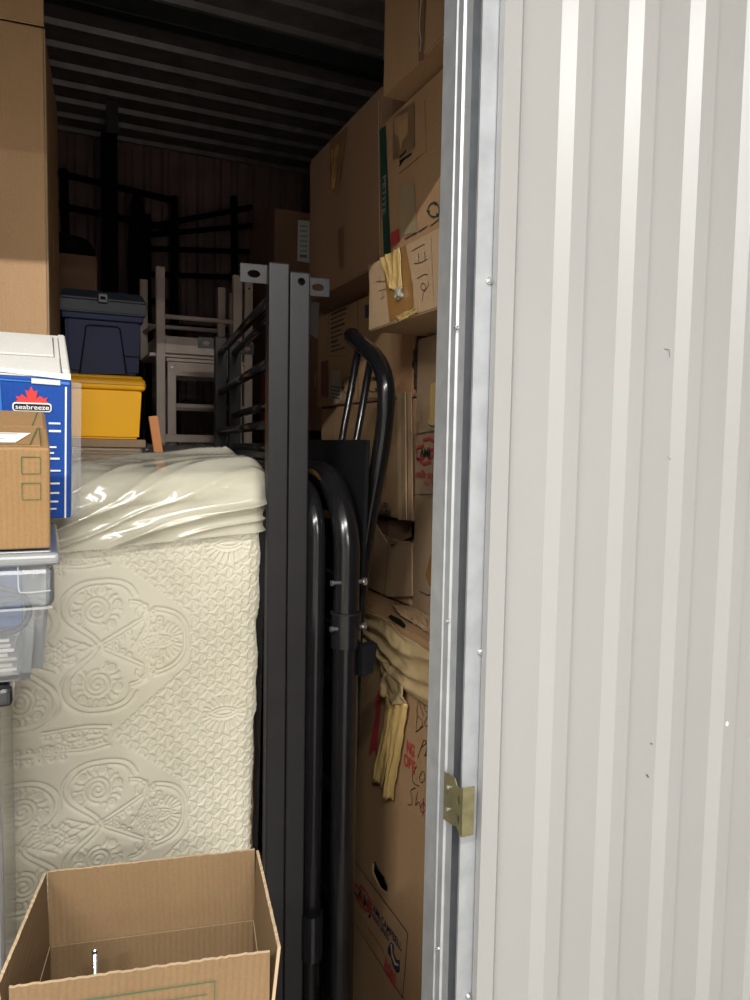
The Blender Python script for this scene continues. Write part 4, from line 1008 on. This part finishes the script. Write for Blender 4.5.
def rr(x0, y0, x1, y1, r, arch=0):
    P = []
    for cx_, cy_, a0 in ((x1-r, y0+r, -90), (x1-r, y1-r, 0), (x0+r, y1-r, 90), (x0+r, y0+r, 180)):
        for k in range(5): a = math.radians(a0+k*22.5); P.append((cx_+r*math.cos(a), cy_+r*math.sin(a)))
    return P
bm = BM(); FL(bm, rr(15.5, 400, 53, 408.6, 3), .0020); part('banner_border', bm, WHT, sb, world=False)
bm = BM(); FL(bm, rr(16.8, 401.2, 51.8, 407.4, 2.2), .0026); part('banner', bm, INK, sb, world=False)
part('brand_text', text_bm('seabreeze', f2(18.5, 406.2), f2(50.5, 406.2), UP, NY, off=.0031, hscale=.9, bold=.008), WHT, sb, world=False)
bm = BM()
for x0, x1, yy, h in ((50, 61.5, 418.5, 1.8), (50, 62, 425.8, 2.2), (50, 57.5, 442, 1.8), (50, 55, 448, 1.6), (50, 60.5, 453.5, 2.), (50, 61.5, 466, 1.6), (50, 60.5, 479, 2.), (50, 60, 489, 2.), (50, 59, 498, 2.), (50, 57, 506, 1.6)):
    FL(bm, [(x0, yy), (x1, yy), (x1, yy+h), (x0, yy+h)], .0014)
part('printed_lines', bm, WHT, sb, world=False)
# side face
bm = BM(); poly(bm, [(0, .004, .004), (0, .12, .004), (0, .12, Hh-.01), (0, .004, Hh-.01)], (1, 0, 0), .001); part('side_print', bm, simple('pale_print', (.55, .56, .58), .5), sb, world=False)
bm = BM(); poly(bm, [(0, .02, .09), (0, .09, .09), (0, .09, .14), (0, .02, .14)], (1, 0, 0), .002); part('side_print', bm, INK, sb, world=False)
# white top: flap layers
bm = BM(); box(bm, -W_, 0, 0, Dp, Hh, Hh+.0035, .001); part('white_top', bm, CBW, sb, world=False)
bm = BM(); box(bm, -W_+.004, -.022, .115, .26, Hh+.0035, Hh+.007, .001); part('top_flap', bm, CBW, sb, world=False)
bm = BM(); box(bm, -W_+.004, -.014, .004, .105, Hh+.0035, Hh+.006, .001); part('top_flap', bm, CBW, sb, world=False)
bm = BM(); box(bm, -.012, -.002, .02, Dp-.01, Hh+.0035, Hh+.0075, .001); part('top_flap', bm, CBW, sb, world=False)
bm = BM(); ribbon(bm, [(-.35, .1125, Hh), (-.022, .1125, Hh), (-.0215, .262, Hh)], .003, (0, 0, 1), .0042); ribbon(bm, [(-.0125, .01, Hh), (-.0125, .26, Hh)], .0018, (0, 0, 1), .0044); part('flap_gap', bm, simple('shade_board', (.10, .09, .08), .8), sb, world=False)
bm = BM(); g = [[bm.verts.new((-.006+.021*a/6, .002+.004*math.sin(a*.7), .002+(Hh-.01)*b/20+.002*math.sin(b))) for b in range(21)] for a in range(7)]
for a in range(6):
    for b in range(20): bm.faces.new((g[a][b], g[a+1][b], g[a+1][b+1], g[a][b+1]))
part('loose_clear_tape', bm, film('tape_film', (.93, .93, .95), .22, .15, (.8, .8, .82)), sb, smooth=True, world=False)

# tall left carton with a raised front flap
lb = root('tall_left_carton', (-.3, 1.95, 1.2), 'very tall brown carton rising at the upper left with its front flap open', 'box')
bm = carton_bm(-.55, .011, 1.75, 2.165, 1.2, 2.408, 71., .002, cuts=8); bm.transform(Matrix.Translation((.011, 1.75, 0)) @ Matrix.Rotation(-.075, 4, 'Z') @ Matrix.Translation((-.011, -1.75, 0)))
Rz = Matrix.Translation((.011, 1.75, 0)) @ Matrix.Rotation(-.075, 4, 'Z') @ Matrix.Translation((-.011, -1.75, 0))
part('carton_body', bm, CB, lb)
bm = BM(); box(bm, -.55, .010, 1.748, 1.753, 2.412, 2.66, .001); bm.transform(Rz); part('front_flap', bm, CB, lb)
bm = BM(); ribbon(bm, [(-.55, 1.7475, 2.409), (.011, 1.7475, 2.409)], .002, NY, .0008); bm.transform(Rz); part('crease', bm, TAPEY, lb)
bm = BM(); ribbon(bm, [(.0113, 1.9, 2.02), (.0113, 1.905, 1.98), (.0113, 1.89, 1.95)], .008, (1, 0, 0), .002); bm.transform(Rz); part('tape_scrap', bm, TAPEY, lb)
bm = BM(); ribbon(bm, [(.0095, 1.7495, 1.2), (.0095, 1.7495, 2.405)], .0035, (0.7, -.7, 0), .002); bm.transform(Rz); part('worn_edge', bm, EDGE, lb)
carton('plain carton under the very tall brown carton, behind the mattress', -.56, .0, 1.74, 2.14, 0, 1.197, CBD, seed=75, name='support_carton', rz=-.05)

# wrapped bundle
wb = root('wrapped_bundle', (0, 2.55, .9), 'stack of flat cardboard panels in stretch wrap, under the yellow bin', 'bundle')
xe = PY(142, 455, 2.2).x
z = 1.20; k = 0
while z < 1.530:
    h = random.uniform(.008, .014); bm = BM(); j = random.uniform(-.003, .002)
    box(bm, -.30, xe+j, 2.205-j, 2.95, z, min(z+h-.0012, 1.5315), .001); part('flat_panel', bm, random.choice([CBL, CB, CBG]), wb); z += h
    k += 1
bm = BM(); box(bm, -.30, xe+.011, 2.20, 2.95, 1.533, 1.5555, .002); part('top_panel', bm, CBG, wb)
bm = BM(); box(bm, -.305, xe+.005, 2.199, 2.955, 1.20, 1.5325, .004, 2); o = part('stretch_wrap', bm, WRAP, wb, smooth=True)
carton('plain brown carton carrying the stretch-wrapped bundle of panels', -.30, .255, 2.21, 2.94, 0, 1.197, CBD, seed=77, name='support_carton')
# yellow bin
yb = root('yellow_bin', (.12, 2.35, 1.557), 'yellow plastic storage bin with lid, under the navy tote', 'storage bin')
bm = tapered(BM(), .052, .256, 2.215, 2.50, 1.557, 1.702, .008, .006, False); part('tub', bm, YEL, yb)
bm = BM(); box(bm, .045, .266, 2.205, 2.51, 1.694, 1.728, .010, 4)
part('lid', bm, YEL, yb, smooth=True)
bm = BM(); box(bm, .055, .258, 2.212, 2.50, 1.722, 1.736, .006, 3); part('lid_top', bm, YEL, yb, smooth=True)
bm = BM(); box(bm, .262, .274, 2.30, 2.36, 1.700, 1.722, .004, 3); part('latch', bm, YEL, yb)
bm = BM(); box(bm, .0445, .2665, 2.2045, 2.5105, 1.7085, 1.7105); part('lid_line', bm, simple('amber_line', (.35, .15, .01), .5), yb)
# navy tote
nb = root('navy_tote', (.15, 2.35, 1.738), 'dark navy plastic tote with grey lid, standing on the yellow bin', 'storage bin')
bm = tapered(BM(), .053, .254, 2.212, 2.47, 1.738, 1.915, .006, .008, False); part('tub', bm, NVY, nb)
bm = BM(); box(bm, .045, .260, 2.205, 2.475, 1.884, 1.904, .004, 2); part('rim', bm, NVY, nb)
bm = BM()
lo = [(.040, 2.200), (.268, 2.200), (.268, 2.48), (.040, 2.48)]
a = [bm.verts.new((*p, 1.904)) for p in lo]; b = [bm.verts.new((*p, 1.940)) for p in lo]; c = [bm.verts.new((.153+(p[0]-.153)*.9, 2.34+(p[1]-2.34)*.9, 1.966)) for p in lo]
bm.faces.new(a); bm.faces.new(c)
for u_, w_ in ((a, b), (b, c)):
    for i in range(4): bm.faces.new((u_[i], u_[(i+1) % 4], w_[(i+1) % 4], w_[i]))
bmesh.ops.bevel(bm, geom=bm.edges[:], offset=.004, segments=2, affect='EDGES'); part('lid', bm, NVYL, nb)
bm = BM(); box(bm, .138, .165, 2.190, 2.204, 1.930, 1.956, .003, 2); part('latch', bm, simple('grey_latch', (.06, .065, .08), .4), nb)
bm = BM(); box(bm, .145, .158, 2.187, 2.191, 1.939, 1.947, .001); part('latch_slot', bm, BLKD, nb)
bm = BM(); ribbon(bm, [PY(*p, 2.2115) for p in [(79.5, 374), (86, 326), (90, 325), (117, 327), (120, 329), (126.5, 374)]], .0035, NY, .0025); part('grip_outline', bm, BLKD, nb)
bm = BM(); poly(bm, [PY(*p, 2.2115) for p in [(81, 374), (87.5, 328), (117.5, 329.5), (125, 374)]], NY, .0012); part('grip_panel', bm, NVY, nb)
bm = BM(); ribbon(bm, [PY(*p, 2.2115) for p in [(124, 356), (139, 357)]], .002, NY, .002); part('step_line', bm, BLKD, nb)
# carton behind the tote with dark bag on it
a = PY(60, 252, 2.62); b = PY(100, 290, 2.62)
t = carton('brown carton half hidden behind the navy tote, a dark bag on top', .0, PY(97, 260, 2.62).x, 2.62, 2.92, 1.557, a.z, CBD, seed=81, name='rear_carton')
c0 = Vector((.075, 2.76, a.z+.045)); bm = BM(); bmesh.ops.create_icosphere(bm, subdivisions=4, radius=1, matrix=Matrix.Translation(c0) @ Matrix.Diagonal((.085, .10, .05, 1)))
for v in bm.verts:
    v.co += (v.co-c0)*.25*nz(v.co, 14.); v.co.z = max(v.co.z, a.z+.001)
solo('dark_bag', bm, BLKD, (c0.x, c0.y, a.z), 'slumped black bag lying on the carton behind the navy tote', 'bag', smooth=True)
# orange stick
bm = BM(); a = PY(153, 416, 2.1); b = PY(160.5, 466, 2.1); d = (b-a); tube_c = a+d*.5
R = d.normalized().to_track_quat('Z', 'Y').to_matrix()
a2 = a; b2_ = a+d*((.005-a.z)/d.z); rbox(bm, (a2+b2_)/2, .011, .024, (b2_-a2).length, R, .001)
bm.transform(Matrix.Translation((0, 0, 0)))
solo('wooden_stick', bm, STICK, tuple(b2_), 'thin flat orange wooden stick poking up behind the mattress', 'stick')

# ================================================================== BLACK DRESSER AND CHAIRS
ds = root('black_dresser', (.62, 2.8, 0), 'tall black dresser wrapped in film, carrying the upturned chairs', 'dresser')
bm = BM(); box(bm, .29, .83, 2.62, 3.30, .0, 1.515, .004); part('dresser_body', bm, BLKD, ds)
bm = BM(); box(bm, .285, .84, 2.61, 3.31, 1.515, 1.538, .004); part('dresser_top', bm, BLKG, ds)
for k in range(4):
    bm = BM(); box(bm, .31, .81, 2.605, 2.621, .08+k*.355, .41+k*.355, .003); dr = part('drawer', bm, BLKD, ds)
    bm = BM(); bmesh.ops.create_uvsphere(bm, u_segments=12, v_segments=8, radius=.012, matrix=Matrix.Translation((.56, 2.597, .245+k*.355))); part('knob', bm, STEEL, ds, under=dr)
def fwrap(s, v): return (.28+.565*s, 2.598+.01*nz((s*8, v*6, 1.))-.006*abs(nz((s*22+v*5, v*18, 3.))), 1.30+.246*v+.003*nz((s*15, v*3, 1)))
grid_mesh(40, 16, fwrap, WRAP, 'stretch_wrap', ds)
def lbox(th, nm, x0, x1, y0, y1, z0, z1, mat=WOOD, bev=.002): bm = BM(); box(bm, x0, x1, y0, y1, z0, z1, bev); return part(nm, bm, mat, th)
Z0 = 1.540
# upturned chair (A): legs up, long back posts nearest us
ca = root('wooden_chair', (.547, 3.0, Z0), 'small taupe wooden chair turned upside down with its legs in the air', 'chair')
for nm, x0, x1, y0, y1, z0, z1 in (('back_post', .384, .416, 2.868, 2.892, Z0, 2.20), ('back_post', .672, .708, 2.868, 2.892, Z0, 2.20),
        ('leg', .356, .386, 3.125, 3.15, 1.88, 2.20), ('leg', .668, .700, 3.125, 3.15, 1.88, 2.20)):
    lbox(ca, nm, x0, x1, y0, y1, z0, z1)
lbox(ca, 'apron', .416, .672, 2.872, 2.888, 1.885, 1.948); lbox(ca, 'apron', .386, .668, 3.13, 3.145, 1.885, 1.948)
lbox(ca, 'apron', .386, .400, 2.892, 3.125, 1.885, 1.948); lbox(ca, 'apron', .680, .694, 2.892, 3.125, 1.885, 1.948)
lbox(ca, 'seat', .362, .712, 2.893, 3.16, 1.872, 1.885)
for (x0, x1, y, z) in ((.416, .672, 2.88, 2.02), (.386, .668, 3.137, 2.02)):
    bm = BM(); tube(bm, [(x0, y, z), (x1, y, z)], .009, 10); part('stretcher', bm, WOOD, ca, smooth=True)
bm = BM(); tube(bm, [(.393, 2.892, 1.99), (.371, 3.125, 1.99)], .008, 10); part('stretcher', bm, WOOD, ca, smooth=True)
lbox(ca, 'back_rail', .416, .672, 2.874, 2.886, Z0+.01, Z0+.04)
bm = BM(); bmesh.ops.create_cone(bm, cap_ends=True, segments=14, radius1=.0055, radius2=.0055, depth=.003, matrix=Matrix.Translation((.40, 2.8665, 1.922)) @ Matrix.Rotation(PI/2, 4, 'X')); part('bolt_cap', bm, WHT, ca, label='white bolt cap')
# upright chair (B), side-on beneath
cb_ = root('wooden_chair', (.59, 3.0, Z0), 'small taupe wooden chair standing upright beneath the upturned one', 'chair')
for nm, x0, x1, y0, y1, z0, z1 in (('leg', .430, .462, 2.908, 2.932, Z0, 1.857), ('leg', .430, .462, 3.10, 3.124, Z0, 1.857),
        ('back_post', .728, .760, 2.908, 2.932, Z0, 2.19), ('back_post', .728, .760, 3.168, 3.192, Z0, 2.19)):
    lbox(cb_, nm, x0, x1, y0, y1, z0, z1)
lbox(cb_, 'seat', .425, .727, 2.90, 3.16, 1.858, 1.870)
lbox(cb_, 'apron', .462, .728, 2.912, 2.926, 1.805, 1.857); lbox(cb_, 'apron', .462, .728, 3.106, 3.12, 1.805, 1.857); lbox(cb_, 'apron', .44, .454, 2.932, 3.10, 1.805, 1.857)
for y in (2.92, 3.112):
    bm = BM(); tube(bm, [(.462, y, 1.69), (.728, y, 1.69)], .0105, 10); part('stretcher', bm, WOOD, cb_, smooth=True)
lbox(cb_, 'back_rail', .736, .750, 2.932, 3.168, 2.10, 2.15)
lbox(cb_, 'back_rail', .736, .750, 2.932, 3.168, 1.95, 1.99)
for x, z in ((.446, 1.835), (.744, 2.16), (.744, 1.83)):
    bm = BM(); bmesh.ops.create_cone(bm, cap_ends=True, segments=12, radius1=.004, radius2=.004, depth=.003, matrix=Matrix.Translation((x, 2.9065, z)) @ Matrix.Rotation(PI/2, 4, 'X')); part('bolt_cap', bm, STEEL, cb_)
# red cloth bundle
bm = BM(); c0 = Vector((.795, 2.80, 1.72)); bmesh.ops.create_icosphere(bm, subdivisions=4, radius=1, matrix=Matrix.Translation(c0) @ Matrix.Diagonal((.028, .07, .18, 1)))
for v in bm.verts:
    v.co += (v.co-c0)*.12*nz(v.co, 22.); v.co.z = max(v.co.z, 1.5385)
solo('red_cloth_bag', bm, REDC, (c0.x, c0.y, 1.5385), 'dark red cloth bag behind the bed frame rails', 'bag', smooth=True)

# ================================================================== BACK OF THE UNIT
sc = root('steel_column', (.26, 3.75, 0), 'black steel column reaching the ceiling at the back of the unit', 'column')
xa = PY(102, 200, 3.75).x; xb = PY(118, 200, 3.75).x
bm = BM(); box(bm, xa, xb, 3.75, 3.83, .0, 2.985, .004); part('shaft', bm, BLKD, sc)
bm = BM(); a = PY(107, 120, 3.75); box(bm, a.x, xb+.005, 3.742, 3.80, 2.985, 3.126, .003); part('head_bracket', bm, simple('grey_bracket', (.10, .095, .10), .5), sc)
bm = BM(); box(bm, xa-.04, xb+.04, 3.71, 3.87, 0, .012, .002); part('base_plate', bm, BLKD, sc)
def bframe(label, x0, x1, y, rails, posts, r=.014, z0=0.):
    t = root('metal_bed', ((x0+x1)/2, y, z0), label, 'bed')
    for za, zb_ in rails: bm = BM(); tube(bm, [(x0, y, za), (x1, y, zb_)], r, 10); part('rail', bm, BLKD, t, smooth=True)
    for xa_, xb_, zt in posts: bm = BM(); tube(bm, [(xa_, y, z0), (xb_, y, zt)], r*1.3, 10); part('post', bm, BLKD, t, smooth=True)
    return t
bframe('black metal frame leaning by the back wall, left of the steel column', -.25, .62, 3.95, [(2.86, 2.78), (2.70, 2.64), (2.30, 2.26)], [(-.25, -.25, 2.95), (.14, .10, 2.85), (.62, .62, 2.8)], .016)
t = bframe('black slatted frame stood against the back wall, right of the steel column', .50, 1.05, 4.05, [(2.66, 2.84), (2.62, 2.74), (2.55, 2.60), (2.42, 2.46), (2.16, 2.17), (2.08, 2.09)], [(.50, .50, 2.72), (1.0, .95, 2.88)], .014)
bm = BM()
for v in [(0, 0)]: bmesh.ops.create_icosphere(bm, subdivisions=4, radius=1, matrix=Matrix.Translation((.43, 3.86, 2.40)) @ Matrix.Diagonal((.05, .04, .38, 1)))
box(bm, .41, .45, 3.84, 3.88, 0, 2.1, .005)
solo('rolled_bundle', bm, BLKD, (.43, 3.86, 0), 'dark upright bundle beside the steel column at the back', 'bundle', smooth=True)

# ================================================================== CAMERA / WORLD
cd = bpy.data.cameras.new('camera'); co_ = bpy.data.objects.new('camera', cd); COL.objects.link(co_); S.camera = co_
cd.sensor_fit = 'VERTICAL'; cd.sensor_height = 36; cd.sensor_width = 27; cd.lens = F/1000*36; cd.clip_start = .02
Rm = Matrix(((M[0, 0], -M[0, 1], -M[0, 2]), (M[1, 0], -M[1, 1], -M[1, 2]), (M[2, 0], -M[2, 1], -M[2, 2])))
co_.matrix_world = Matrix.Translation(Vector(EYE)) @ Rm.to_4x4()
w = bpy.data.worlds.new('world'); S.world = w; w.use_nodes = True
w.node_tree.nodes['Background'].inputs[0].default_value = (.5, .5, .5, 1); w.node_tree.nodes['Background'].inputs[1].default_value = .02
S.view_settings.view_transform = 'Standard'; S.view_settings.look = 'None'; S.view_settings.gamma = 1; S.view_settings.use_curve_mapping = False
S.view_settings.exposure = 0.0
